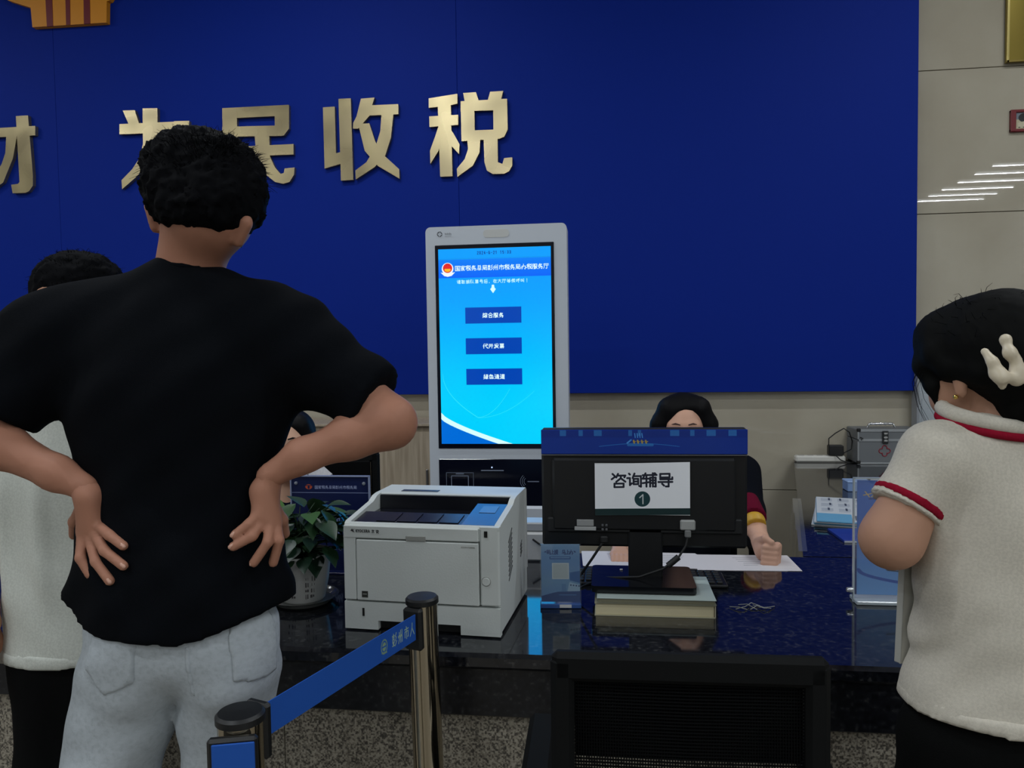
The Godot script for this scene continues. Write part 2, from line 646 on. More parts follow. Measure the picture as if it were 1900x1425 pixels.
func ceiling_tubes() -> void:
	var spots := []
	for z in [3.2, 3.75, 4.35, 4.95, 5.5, 6.0]:
		spots.append([6.28, z, "right wall"])
	for x in [-5.2, -1.6, 2.2]:
		for z in [-2.9, -1.0, 0.9, 2.8, 4.7]:
			spots.append([x, z, {-5.2: "far left column", -1.6: "column left of the camera", 2.2: "column right of the camera"}[x]])
	var glow := mat(Color.WHITE, 0.5)
	glow.emission_enabled = true
	glow.emission = rgb(244, 250, 255)
	glow.emission_energy_multiplier = 3.0
	var white := mat(rgb(225, 225, 222), 0.4)
	var housing := MB.new().box(Vector3(0, 0.045, 0), Vector3(1.2, 0.05, 0.07), 0.006).mesh()
	var tube := MB.new().tube([Vector3(-0.57, 0, 0), Vector3(0.57, 0, 0)], 0.014, 12).mesh()
	var ends := [MB.new().box(Vector3(-0.585, 0.005, 0), Vector3(0.03, 0.05, 0.04), 0.004).mesh(), MB.new().box(Vector3(0.585, 0.005, 0), Vector3(0.03, 0.05, 0.04), 0.004).mesh()]
	var rank := ["nearest the blue wall", "second from the blue wall", "third from the blue wall", "fourth from the blue wall", "fifth from the blue wall", "farthest from the blue wall"]
	var seen := {}
	for s in spots:
		var k: int = seen.get(s[0], 0)
		seen[s[0]] = k + 1
		var t := thing("ceiling_tube_light", "white ceiling tube light in the %s, %s" % [s[2], rank[k]], "ceiling light", Vector3(s[0], 4.05, s[1]), 0.0, "tube lights on the ceiling")
		part(t, "housing", housing, white)
		part(t, "tube", tube, glow)
		part(t, "end_cap", ends[0], white)
		part(t, "end_cap", ends[1], white)
		var l := AreaLight3D.new()
		l.name = "tube_glow"
		l.area_size = Vector2(1.14, 0.03)
		l.light_color = rgb(244, 250, 255)
		l.light_energy = TUBE_ENERGY
		l.area_range = 30.0
		l.shadow_enabled = true
		l.position = Vector3(0, -0.018, 0)
		l.rotation.x = -PI / 2
		t.add_child(l)


func room() -> void:
	var plaster := mat(rgb(204, 204, 200), 0.8)
	var tile := mat(rgb(188, 181, 163), 0.012, 0.0, 0.5)
	tile.albedo_texture = noise_tex(0.006, [[0.0, Color(0.94, 0.93, 0.92)], [1.0, Color(1, 1, 1)]], FastNoiseLite.TYPE_SIMPLEX, 5, 21, 512)
	triplanar(tile, 0.5)
	var granite := mat(Color.WHITE, 0.35)
	granite.albedo_texture = noise_tex(0.08, [[0.0, rgb(40, 38, 36)], [0.36, rgb(72, 68, 62)], [0.48, rgb(132, 124, 112)], [0.62, rgb(166, 158, 144)], [1.0, rgb(190, 182, 168)]], FastNoiseLite.TYPE_SIMPLEX, 4, 31, 512)
	triplanar(granite, 1.6)
	struct("floor", MB.new().box(Vector3(0, -0.1, 1.4), Vector3(15.4, 0.2, 12.6)), granite)
	struct("ceiling", MB.new().box(Vector3(0, 4.22, 1.4), Vector3(15.4, 0.2, 12.6)), plaster)
	struct("wall_left", MB.new().box(Vector3(-7.6, 2.06, 1.4), Vector3(0.2, 4.12, 12.6)), plaster)
	struct("wall_right", MB.new().box(Vector3(7.6, 2.06, 1.4), Vector3(0.2, 4.12, 12.6)), plaster)
	struct("wall_front", MB.new().box(Vector3(0, 2.06, 7.6), Vector3(15.0, 4.12, 0.2)), plaster)
	var wall := struct("wall_back", MB.new().box(Vector3(0, 2.06, -4.72), Vector3(15.0, 4.12, 0.2)), mat(rgb(84, 80, 72), 0.9))
	var ys := [0.0, 0.579, 1.357, 2.139, 2.927, 3.71, 4.12]
	var xs := [-7.5, -6.75, -4.35, -1.95, 0.45, 2.85, 5.25, 7.5]
	for j in xs.size() - 1:
		for k in ys.size() - 1:
			var w: float = xs[j + 1] - xs[j] - 0.004
			var h: float = ys[k + 1] - ys[k] - 0.004
			part(wall, "tile", MB.new().box(Vector3.ZERO, Vector3(w, h, 0.02), 0.0015), tile, Vector3((xs[j] + xs[j + 1]) / 2, (ys[k] + ys[k + 1]) / 2, -4.61))


func wall_board() -> void:
	var blue := mat(rgb(14, 43, 144), 0.6, 0.0, 0.2)
	var b := thing("wall_board", "large matte blue board covering the back wall behind the metal lettering", "wall board", Vector3(-2.15, 1.154, -4.6))
	for k in 3:
		part(b, "panel", MB.new().box(Vector3(-2.57 + 2.57 * k, 1.45, 0.03), Vector3(2.569, 2.9, 0.06), 0.002), blue)
	var brass := mat(rgb(196, 180, 138), 0.34, 0.85)
	brass.roughness_texture = noise_tex(0.012, [[0.0, Color(0.75, 0.75, 0.75)], [1.0, Color(1, 1, 1)]], FastNoiseLite.TYPE_SIMPLEX, 1, 41, 256)
	brass.albedo_texture = noise_tex(0.01, [[0.0, Color(0.88, 0.88, 0.90)], [1.0, Color(1, 1, 1)]], FastNoiseLite.TYPE_SIMPLEX, 1, 43, 256)
	triplanar(brass, 1.2)
	var letters := [
		["the sign's character at the left edge of the photo, half out of frame", [[-4.1434, 2.4528], [0.4527, 0.4809, 0.5363, 0.4811, 0.5525, 0.1109, 0.5493, 0.0431, 0.5202, 0.0081, 0.4947, 0, 0.4068, 0.0012, 0.3994, 0.0549, 0.4473, 0.0586, 0.4579, 0.0695], [0.2758, 0.4131, 0.5829, 0.4136, 0.5802, 0.3554, 0.2729, 0.3555], [0.3804, 0.3616, 0.4543, 0.3581, 0.4199, 0.2184, 0.3447, 0.0708, 0.2691, 0.026, 0.2725, 0.0942, 0.3404, 0.188, 0.3689, 0.2547], [0.0636, 0.4827, 0.1399, 0.4811, 0.1281, 0.1288, 0.0553, 0.1296], [0.0737, 0.4822, 0.2603, 0.4806, 0.2577, 0.4299, 0.0709, 0.4278], [0.1934, 0.4841, 0.2641, 0.4805, 0.2515, 0.1293, 0.1829, 0.1288], [0.1321, 0.3793, 0.1829, 0.3791, 0.1634, 0.1957, 0.0646, 0.0146, 0, 0.0539, 0.0998, 0.1985], [0.1677, 0.1556, 0.2187, 0.1591, 0.2636, 0.0433, 0.1988, 0.0174]]],
		["second character of the row, behind the dark-haired man's head", [[-2.9939, 2.4491], [0.0276, 0.4816, 0.1081, 0.4796, 0.1326, 0.399, 0.0628, 0.3992], [0.0026, 0.4, 0.4584, 0.3958, 0.4562, 0.3335, 0, 0.337], [0.16, 0.4879, 0.2578, 0.4839, 0.2523, 0.2774, 0.2171, 0.2018, 0.1603, 0.1269, 0.0978, 0.0685, 0.0044, 0, 0.003, 0.0558, 0.0757, 0.1194, 0.1265, 0.1838, 0.1539, 0.271], [0.3639, 0.3994, 0.462, 0.3967, 0.4573, 0.103, 0.421, 0.0142, 0.2758, 0.0168, 0.2783, 0.0831, 0.356, 0.0875], [0.2431, 0.2558, 0.3146, 0.2547, 0.3356, 0.1799, 0.2604, 0.1756]]],
		["third character of the row, a squared top with a hook", [[-2.322, 2.428], [0.0069, 0.4829, 0.4298, 0.4811, 0.4279, 0.4178, 0.0048, 0.42], [0.3411, 0.4567, 0.432, 0.4788, 0.4279, 0.3393, 0.3925, 0.299, 0.3379, 0.3491], [0.0032, 0.3712, 0.3463, 0.3617, 0.3982, 0.3009, 0.3787, 0.2986, 0.0011, 0.3114], [0.0069, 0.4829, 0.0998, 0.4802, 0.0948, 0.0781, 0.2175, 0.1056, 0.218, 0.0457, 0, 0], [0.0945, 0.2471, 0.4537, 0.2465, 0.4519, 0.184, 0.0926, 0.1873], [0.21, 0.3067, 0.3021, 0.3055, 0.3028, 0.1778, 0.333, 0.1115, 0.3663, 0.0721, 0.387, 0.0766, 0.3936, 0.1034, 0.4565, 0.1061, 0.4519, 0.0631, 0.4221, 0.021, 0.3817, 0.0118, 0.3304, 0.0248, 0.2742, 0.0706, 0.2359, 0.1374, 0.2127, 0.247]]],
		["fourth character of the row, upright bars beside a crossed stroke", [[-1.6787, 2.4405], [0, 0.4419, 0.0734, 0.4428, 0.0743, 0.1668, 0.102, 0.1733, 0.1002, 0.1025, 0.0005, 0.0796], [0.0979, 0.4869, 0.1739, 0.4856, 0.1771, 0.005, 0.1007, 0.0033], [0.2364, 0.4803, 0.3199, 0.4825, 0.3038, 0.4383, 0.4638, 0.4365, 0.4625, 0.3773, 0.2873, 0.3787, 0.2149, 0.3053, 0.1826, 0.3069, 0.1854, 0.3405, 0.2066, 0.378], [0.2156, 0.3342, 0.2842, 0.3336, 0.3188, 0.2231, 0.3721, 0.1388, 0.4604, 0.0559, 0.4612, 0, 0.3306, 0.0808, 0.2521, 0.1732], [0.3596, 0.3797, 0.4326, 0.3789, 0.4146, 0.2426, 0.3771, 0.1386, 0.3103, 0.074, 0.1923, 0.0063, 0.1916, 0.0597, 0.2606, 0.1052, 0.318, 0.1895, 0.3504, 0.2842]]],
		["last character of the row, right above the kiosk", [[-1.0322, 2.4355], [0.0011, 0.465, 0.1731, 0.4822, 0.1721, 0.4255, 0.1181, 0.416, 0, 0.4099], [0.0544, 0.4194, 0.1329, 0.42, 0.135, 0.006, 0.0611, 0.0062], [0.002, 0.3603, 0.1758, 0.3609, 0.1747, 0.3022, 0.0027, 0.2984], [0.057, 0.3004, 0.0912, 0.2892, 0.0753, 0.2329, 0.0542, 0.1576, 0.0033, 0.0834, 0.0029, 0.1599, 0.0361, 0.2443], [0.1207, 0.2954, 0.154, 0.2386, 0.1805, 0.1898, 0.1765, 0.1329, 0.1237, 0.1925], [0.2073, 0.4841, 0.2832, 0.4855, 0.2988, 0.4347, 0.2162, 0.4326], [0.3674, 0.4828, 0.4445, 0.4832, 0.4293, 0.4324, 0.3521, 0.4347], [0.1919, 0.4377, 0.466, 0.437, 0.465, 0.3742, 0.1908, 0.379], [0.1919, 0.4377, 0.2727, 0.4361, 0.2726, 0.2092, 0.1926, 0.2064], [0.3841, 0.4396, 0.466, 0.437, 0.4671, 0.2612, 0.4453, 0.2198, 0.3824, 0.2115], [0.1937, 0.2671, 0.4672, 0.2631, 0.4453, 0.2198, 0.4162, 0.2099, 0.1926, 0.2064], [0.2269, 0.2161, 0.3048, 0.2124, 0.2987, 0.1369, 0.2584, 0.0627, 0.1643, 0, 0.1622, 0.0478, 0.2103, 0.1029, 0.2308, 0.159], [0.3242, 0.2134, 0.4066, 0.2123, 0.4063, 0.0752, 0.4332, 0.0645, 0.4434, 0.0972, 0.4917, 0.0997, 0.491, 0.0525, 0.4712, 0.0203, 0.442, 0.0073, 0.3743, 0.0083, 0.3406, 0.0306, 0.3269, 0.0787]]],
	]
	for l in letters:
		var d: Array = l[1]
		var o := thing("metal_character", "brushed brass " + l[0], "sign lettering", Vector3(d[0][0], d[0][1], -4.54), 0.0, "metal characters on the blue board")
		for j in range(1, d.size()):
			part(o, "stroke", MB.new().prism(poly(d[j]), 0.0, 0.026 + 0.0002 * j), brass)
	# the emblem whose foot shows at the top
	var gold := mat(rgb(226, 146, 20), 0.5)
	var red := mat(rgb(112, 12, 22), 0.5)
	var em: Array = [[-3.8197, 3.4667], [0, 0.3537, 0.1161, 0.1789, 0.2685, 0.1241, 0.2752, 0.0039, 0.7731, 0, 0.7808, 0.1275, 0.799, 0.1317, 0.9255, 0.2968, 0.7661, 0.4933, 0.4914, 0.5694, 0.1827, 0.5279], [0.373, 0.1721, 0.4184, 0.1712, 0.4168, 0.0013, 0.375, 0.0007], [0.5075, 0.1672, 0.5379, 0.1662, 0.5331, 0.0025, 0.505, 0.0022], [0.6289, 0.1632, 0.6701, 0.1625, 0.6668, 0.0004, 0.6243, 0.001]]
	var o := thing("wall_emblem", "gold and dark red striped emblem at the top of the blue board", "emblem", Vector3(em[0][0], em[0][1], -4.54))
	part(o, "plate", MB.new().prism(poly(em[1]), 0.0, 0.035), gold)
	for j in [2, 3, 4]:
		part(o, "stripe", MB.new().prism(poly(em[j]), 0.03, 0.037), red)


func counter() -> void:
	var dark := mat(Color.WHITE, 0.07, 0.0, 0.6)
	dark.albedo_texture = noise_tex(0.09, [[0.0, rgb(10, 12, 16)], [0.5, rgb(22, 24, 30)], [0.66, rgb(30, 32, 37)], [0.80, rgb(50, 51, 53)], [1.0, rgb(70, 70, 68)]], FastNoiseLite.TYPE_VALUE, 3, 51, 512)
	triplanar(dark, 2.4)
	var apron := mat(Color.WHITE, 0.3)
	apron.albedo_texture = dark.albedo_texture
	triplanar(apron, 2.4)
	var light := mat(Color.WHITE, 0.5)
	light.albedo_texture = noise_tex(0.22, [[0.0, rgb(52, 51, 47)], [0.30, rgb(84, 80, 73)], [0.46, rgb(140, 133, 120)], [0.62, rgb(172, 165, 150)], [1.0, rgb(196, 189, 174)]], FastNoiseLite.TYPE_VALUE, 3, 61, 512)
	triplanar(light, 2.4)
	var c := thing("service_counter", "long polished dark granite counter with a pale speckled front", "counter", Vector3(0, 0, -1.62))
	part(c, "counter_top", MB.new().box(Vector3(-0.15, 0.742, -0.425), Vector3(6.1, 0.036, 0.85), 0.008), dark)
	var sc := thing("side_counter", "polished dark granite side counter running back to the wall on the right", "counter", Vector3(0, 0, -1.62))
	var ret := poly([0.60, -0.852, 1.06, -2.97, 2.9, -2.97, 2.9, -0.852])
	part(sc, "counter_top", MB.new().prism(ret, 0.724, 0.76, Transform3D(Basis(Vector3(1, 0, 0), Vector3(0, 0, 1), Vector3(0, 1, 0)), Vector3.ZERO)), dark)
	part(c, "apron", MB.new().box(Vector3(-0.15, 0.667, -0.04), Vector3(6.06, 0.114, 0.03), 0.003), apron)
	for k in 5:
		part(c, "front_panel", MB.new().box(Vector3(-2.58 + 1.215 * k, 0.305, -0.075), Vector3(1.213, 0.61, 0.03), 0.002), light)
	part(c, "side_panel", MB.new().box(Vector3(-3.16, 0.362, -0.45), Vector3(0.03, 0.724, 0.72), 0.002), light)
	part(c, "side_panel", MB.new().box(Vector3(2.86, 0.362, -0.45), Vector3(0.03, 0.724, 0.72), 0.002), light)
	part(sc, "side_panel", MB.new().box(Vector3(2.86, 0.362, -1.9), Vector3(0.03, 0.724, 2.05), 0.002), light)
	var film := mat(Color(0.72, 0.76, 0.80, 0.13), 0.12)
	film.transparency = BaseMaterial3D.TRANSPARENCY_ALPHA
	var inner := poly([0.66, -0.88, 1.12, -2.96, 1.16, -2.96, 0.70, -0.88])
	part(sc, "inner_panel", MB.new().prism(inner, 0.0, 0.724, Transform3D(Basis(Vector3(1, 0, 0), Vector3(0, 0, 1), Vector3(0, 1, 0)), Vector3.ZERO)), mat(rgb(70, 70, 68), 0.3))
	# clear film hanging over the edge of the return
	var fl := thing("plastic_film", "clear plastic film hanging over the inner edge of the side counter", "plastic film", Vector3(0.60, 0.761, -2.50))
	var along := Vector3(0.46, 0, -2.12).normalized()
	var out := Vector3(-along.z, 0, along.x) * -1.0
	for k in 3:
		var a := along * (0.03 + 0.30 * k)
		var b := along * (0.33 + 0.30 * k)
		var drop := Vector3(0, -0.16 + 0.012 * k, 0)
		var m := MB.new()
		var hang := out * (0.006 + 0.004 * k)
		m.face([a + Vector3(0, 0.001, 0) - out * 0.02, b + Vector3(0, 0.001, 0) - out * 0.02, b + hang, a + hang], Vector3.UP)
		m.face([a + hang, b + hang, b + hang * 1.8 + drop * 0.9, a + hang * 2.0 + drop], out)
		part(fl, "fold", m, film)


func kiosk() -> void:
	var white := mat(rgb(204, 211, 220), 0.4)
	var black := mat(rgb(12, 16, 30), 0.12)
	var line := mat(rgb(120, 130, 150), 0.5)
	var o := thing("queue_kiosk", "tall white self-service kiosk with a lit blue touch screen", "kiosk", Vector3(-0.474, 0, -3.3))
	# upper housing, rounded at the top; z = 0 is its front
	part(o, "housing", MB.new().prism(rounded(0.612, 1.22, 0.022), -0.11, 0.0, Transform3D(Basis(), Vector3(0, 1.342, 0))), white)
	part(o, "cabinet", MB.new().box(Vector3(0, 0.39, -0.13), Vector3(0.6, 0.70, 0.3), 0.01), white)
	part(o, "base_plate", MB.new().box(Vector3(0, 0.02, -0.12), Vector3(0.64, 0.04, 0.42), 0.008), mat(rgb(60, 62, 66), 0.5))
	part(o, "bezel", MB.new().box(Vector3(-0.007, 1.431, 0.0), Vector3(0.516, 0.884, 0.008), 0.002), black)
	# the screen
	var c := Canvas.new(512, 880, rgb(0, 165, 255))
	for y in 880:
		var q := y / 880.0
		c.rect(0, y, 512, 1, Color(0, 0.62 + 0.20 * smoothstep(0.1, 0.85, q), 1.0))
	for y in range(48, 130):
		c.rect(0, y, 512, 1, Color(0.0, 0.50 - 0.10 * (y - 48) / 82.0, 0.98))
	c.rect(0, 44, 512, 2, Color(0.02, 0.55, 0.9))
	c.text("2024-6-21 15:33", 178, 14, 13, 10.5, 1.0, Color(0.0, 0.18, 0.55), 0.62)
	c.disc(Vector2(42, 88), 27, 27, Color(0.95, 0.97, 1.0))
	c.disc(Vector2(42, 85), 21, 21, Color(0.85, 0.12, 0.14))
	c.disc(Vector2(42, 92), 15, 10, Color(1.0, 0.72, 0.15))
	c.poly(poly([24, 76, 34, 68, 38, 78, 42, 64, 46, 78, 52, 68, 60, 76, 55, 88, 30, 88]), Color(0.9, 0.16, 0.16))
	c.poly(poly([10, 104, 26, 106, 42, 114, 58, 106, 76, 104, 60, 120, 42, 124, 26, 120]), Color(0.95, 0.98, 1.0))
	c.text("国家税务总局彭州市税务局办税服务厅", 76, 76, 22, 25.2, 1.45, Color(0.92, 1.0, 1.0))
	c.text("请取排队票号后，在大厅等候呼叫！", 84, 140, 16, 20.8, 1.05, Color(0.85, 1.0, 1.0))
	c.poly(poly([244, 164, 254, 164, 256, 178, 262, 184, 249, 202, 236, 184, 242, 178]), Color(0.85, 1.0, 1.0))
	var names := ["综合服务", "代开发票", "绿色通道"]
	for k in 3:
		var y := 264 + 138 * k
		c.rect(120, y, 256, 72, Color(0.0, 0.27, 0.70))
		c.text(names[k], 200, y + 26, 20, 25, 1.6, Color(0.9, 1.0, 1.0))
	# soft curves printed across the foot of the picture, then the white bow
	for k in 60:
		var u := k / 60.0
		var u2 := (k + 1) / 60.0
		c.line(Vector2(10 + 160 * u, 560 + 200 * sqrt(u)), Vector2(10 + 160 * u2, 560 + 200 * sqrt(u2)), 1.5, Color(0.4, 0.95, 1, 0.35))
		c.line(Vector2(170 + 150 * u, 760 - 130 * u * u), Vector2(170 + 150 * u2, 760 - 130 * u2 * u2), 1.2, Color(0.4, 0.95, 1, 0.3))
		c.line(Vector2(170 + 260 * u, 762 - 120 * u * u), Vector2(170 + 260 * u2, 762 - 120 * u2 * u2), 1.2, Color(0.4, 0.95, 1, 0.3))
	var bow := PackedVector2Array()
	var low := PackedVector2Array()
	for k in 21:
		var u := k / 20.0
		bow.append(Vector2(330 * u, 738 + 142 * pow(u, 0.72)))
	for k in 21:
		var u := 1.0 - k / 20.0
		bow.append(Vector2(262 * u, 768 + 112 * pow(u, 0.78)))
	for k in 21:
		var u := k / 20.0
		low.append(Vector2(262 * u, 768 + 112 * pow(u, 0.78)))
	low.append(Vector2(0, 880))
	c.poly(low, Color(0.0, 0.42, 0.85))
	c.poly(bow, Color(0.85, 1.0, 1.0))
	var lit := mat(Color.BLACK, 0.2)
	lit.emission_enabled = true
	lit.emission = Color.WHITE
	lit.emission_operator = BaseMaterial3D.EMISSION_OP_MULTIPLY
	lit.emission_texture = c.tex()
	lit.emission_energy_multiplier = 1.0
	var scr := MB.new()
	scr.face([Vector3(-0.25, 1.010, 0.005), Vector3(0.238, 1.010, 0.005), Vector3(0.238, 1.855, 0.005), Vector3(-0.25, 1.855, 0.005)], Vector3.BACK, [Vector2(0, 1), Vector2(1, 1), Vector2(1, 0), Vector2(0, 0)])
	part(o, "screen", scr, lit, Vector3.ZERO, "glowing blue touch screen with white menu writing")
	var l := AreaLight3D.new()
	l.name = "screen_glow"
	l.area_size = Vector2(0.48, 0.84)
	l.light_color = rgb(20, 150, 255)
	l.light_energy = 0.16
	l.area_range = 20.0
	l.shadow_enabled = true
	l.position = Vector3(-0.006, 1.432, 0.012)
	l.rotation.y = PI
	o.add_child(l)
	# panel below with slot, card reader and touch mark
	var p := part(o, "reader_panel", MB.new().box(Vector3(-0.007, 0.83, 0.0), Vector3(0.516, 0.225, 0.008), 0.002), black)
	part(p, "ticket_slot", MB.new().box(Vector3(-0.028, 0.893, 0.006), Vector3(0.1, 0.004, 0.006), 0.001), line)
	var led := mat(Color.BLACK, 0.4)
	led.emission_enabled = true
	led.emission = rgb(190, 215, 255)
	part(p, "indicator_led", MB.new().box(Vector3(-0.03, 0.907, 0.005), Vector3(0.006, 0.006, 0.003), 0.001), led)
	for q in [[0.075, 0.072, 0.003], [0.12, 0.1, 0.0015]]:
		for s in [-1, 1]:
			part(p, "reader_frame", MB.new().box(Vector3(-0.172 + s * q[0] / 2, 0.833, 0.005), Vector3(q[2], q[1], 0.003)), line)
		part(p, "reader_frame", MB.new().box(Vector3(-0.172, 0.833 + q[1] / 2, 0.005), Vector3(q[0], q[2], 0.003)), line)
	part(p, "reader_label", MB.new().box(Vector3(-0.172, 0.878, 0.005), Vector3(0.036, 0.004, 0.002)), line)
	for k in 3:
		var pts := []
		for j in 9:
			var an := PI * 0.72 + PI * 0.56 * j / 8.0
			pts.append(Vector3(0.128 + cos(an) * (0.018 + 0.008 * k), 0.846 + sin(an) * (0.018 + 0.008 * k), 0.005))
		part(p, "touch_mark", MB.new().tube(pts, 0.0011, 5), line)
	part(p, "touch_label", MB.new().box(Vector3(0.15, 0.846, 0.005), Vector3(0.05, 0.004, 0.002)), line)
	# top of the housing: maker's mark and camera window
	var ink := mat(rgb(60, 66, 74), 0.6)
	var logo := MB.new()
	for k in 4:
		var a := Vector3(cos(k * PI / 2) * 0.011, sin(k * PI / 2) * 0.011, 0.001)
		var b := Vector3(cos((k + 0.8) * PI / 2) * 0.011, sin((k + 0.8) * PI / 2) * 0.011, 0.001)
		logo.tube([a, b], 0.0016, 5)
	part(o, "maker_mark", logo, ink, Vector3(-0.243, 1.921, 0))
	var word := Canvas.new(96, 48, rgb(204, 211, 220))
	for k in 6:
		word.line(Vector2(8 + 13 * k, 8 + 4 * (k % 2)), Vector2(12 + 13 * k, 26), 3.0, rgb(84, 90, 98))
	word.line(Vector2(6, 40), Vector2(80, 38), 2.0, rgb(110, 116, 122))
	var wq := MB.new()
	wq.face([Vector3(-0.222, 1.908, 0.0006), Vector3(-0.186, 1.908, 0.0006), Vector3(-0.186, 1.928, 0.0006), Vector3(-0.222, 1.928, 0.0006)], Vector3.BACK, [Vector2(0, 1), Vector2(1, 1), Vector2(1, 0), Vector2(0, 0)])
	part(o, "maker_name", wq, printed(word))
	part(o, "camera_window", MB.new().prism(rounded(0.112, 0.034, 0.015), -0.001, 0.0012, Transform3D(Basis(), Vector3(0.004, 1.917, 0))), mat(rgb(204, 206, 204), 0.3))


func printer() -> void:
	var white := mat(rgb(208, 214, 212), 0.5)
	white.normal_enabled = true
	white.normal_texture = bump_tex(0.2, 2.0, 17, 2)
	white.normal_scale = 0.04
	triplanar(white, 3.0)
	var grey := mat(rgb(150, 152, 148), 0.5)
	var dark := mat(rgb(16, 18, 26), 0.28)
	var black := mat(rgb(12, 12, 13), 0.5)
	var ink := mat(rgb(44, 46, 48), 0.6)
	# local: x to the right across the front, y up, z = 0 the front, going back to -0.34
	var o := thing("laser_printer", "white laser printer with a dark sloping top on the counter", "printer", Vector3(-0.624, 0.76, -1.745), deg_to_rad(-4.5))
	var yz := Transform3D(Basis(Vector3(0, 0, -1), Vector3(0, 1, 0), Vector3(1, 0, 0)), Vector3.ZERO)
	var side := poly([0.004, 0.07, 0.004, 0.252, 0.012, 0.258, 0.155, 0.276, 0.18, 0.286, 0.205, 0.289, 0.325, 0.289, 0.338, 0.282, 0.342, 0.07])
	part(o, "side_wall", MB.new().prism(side, 0.0, 0.014, yz), white)
	var rs := part(o, "side_wall", MB.new().prism(side, 0.364, 0.378, yz), white)
	part(o, "body", MB.new().prism(poly([0.008, 0.072, 0.008, 0.232, 0.10, 0.236, 0.200, 0.236, 0.204, 0.287, 0.214, 0.289, 0.325, 0.289, 0.338, 0.282, 0.340, 0.072]), 0.014, 0.364, yz), white)
	part(o, "front_lip", MB.new().prism(poly([0.0, 0.222, 0.0, 0.250, 0.005, 0.2555, 0.010, 0.2565, 0.012, 0.222]), 0.014, 0.364, yz), white)
	# dark output tray with raised ribs and the glossy control field
	part(o, "output_tray", MB.new().prism(poly([0.012, 0.252, 0.10, 0.262, 0.13, 0.250, 0.197, 0.250, 0.199, 0.284, 0.2035, 0.285, 0.2035, 0.237, 0.012, 0.237]), 0.016, 0.362, yz), dark)
	for k in 4:
		part(o, "tray_rib", MB.new().prism(poly([0.03, 0.2560, 0.09, 0.2630, 0.09, 0.2580, 0.03, 0.2500]), 0.07 + 0.052 * k, 0.07 + 0.052 * k + 0.046, yz), dark)
	var ctl := part(o, "control_panel", MB.new().prism(poly([0.014, 0.2560, 0.17, 0.2740, 0.17, 0.245, 0.014, 0.245]), 0.285, 0.3625, yz), mat(rgb(20, 24, 34), 0.16))
	part(ctl, "display", MB.new().prism(poly([0.10, 0.2668, 0.15, 0.2726, 0.15, 0.268, 0.10, 0.262]), 0.305, 0.345, yz), mat(rgb(70, 82, 90), 0.1))
	part(o, "tray_stop", MB.new().box(Vector3(0.112, 0.2895, -0.24), Vector3(0.1, 0.002, 0.022), 0.0005), mat(rgb(52, 60, 74), 0.4))
	# front shell pieces with their joints
	part(o, "front_frame", MB.new().box(Vector3(0.015, 0.158, -0.001), Vector3(0.030, 0.170, 0.012), 0.002), white)
	part(o, "front_frame", MB.new().box(Vector3(0.165, 0.236, -0.001), Vector3(0.328, 0.030, 0.014), 0.002), white)
	var col := part(o, "side_column", MB.new().box(Vector3(0.355, 0.163, -0.002), Vector3(0.046, 0.180, 0.014), 0.004), white)
	part(col, "column_cap", MB.new().box(Vector3(0.355, 0.2525, -0.0015), Vector3(0.046, 0.0, 0.013) + Vector3(0, 0.008, 0), 0.001), white)
	var door := part(o, "front_door", MB.new().box(Vector3(0.1805, 0.1455, -0.0005), Vector3(0.297, 0.145, 0.013), 0.002), white)
	part(door, "handle_recess", MB.new().box(Vector3(0.18, 0.2245, 0.006), Vector3(0.048, 0.012, 0.003), 0.001), grey)
	part(door, "rating_label", MB.new().box(Vector3(0.052, 0.088, 0.0062), Vector3(0.015, 0.015, 0.001)), mat(rgb(46, 48, 44), 0.6))
	part(door, "rating_mark", MB.new().box(Vector3(0.052, 0.0885, 0.0068), Vector3(0.010, 0.002, 0.0006)), grey)
	part(o, "usb_port", MB.new().box(Vector3(0.347, 0.240, 0.006), Vector3(0.0075, 0.014, 0.002)), black)
	part(o, "power_button", MB.new().lathe([Vector2(0, 0), Vector2(0.0095, 0), Vector2(0.0095, 0.002), Vector2(0.0085, 0.003), Vector2(0, 0.003)], 24).mesh(), white).transform = Transform3D(Basis(Vector3.RIGHT, PI / 2), Vector3(0.346, 0.131, 0.0045))
	part(o, "button_ring", MB.new().lathe([Vector2(0.0095, 0), Vector2(0.0105, 0.0006), Vector2(0.0112, 0)], 24).mesh(), grey).transform = Transform3D(Basis(Vector3.RIGHT, PI / 2), Vector3(0.346, 0.131, 0.005))
	# paper cassette with its hand recess
	var cas := part(o, "paper_cassette", MB.new().prism(poly([0.0, 0.004, 0.083, 0.004, 0.083, 0.026, 0.284, 0.026, 0.284, 0.004, 0.378, 0.004, 0.378, 0.069, 0.0, 0.069]), -0.012, 0.005), white)
	part(cas, "paper_gauge", MB.new().box(Vector3(0.047, 0.045, 0.005), Vector3(0.005, 0.019, 0.002)), black)
	part(o, "lower_body", MB.new().box(Vector3(0.189, 0.039, -0.175), Vector3(0.376, 0.066, 0.324), 0.003), white)
	for f in [[0.03, -0.03], [0.348, -0.03], [0.03, -0.28], [0.348, -0.28]]:
		part(o, "foot", MB.new().lathe([Vector2(0, 0), Vector2(0.012, 0), Vector2(0.013, 0.008), Vector2(0, 0.008)], 12, Vector3(f[0], 0, f[1])), black)
	part(o, "recess_back", MB.new().box(Vector3(0.1835, 0.016, -0.011), Vector3(0.2, 0.024, 0.002)), black)
	# vents in the right side
	for k in 9:
		var b := Basis(Vector3.RIGHT, 0.55)
		part(rs, "vent_slot", MB.new().box(Vector3(0.3782, 0.118 + 0.0115 * k, -0.115), Vector3(0.0015, 0.0034, 0.05), 0.0, b), ink)
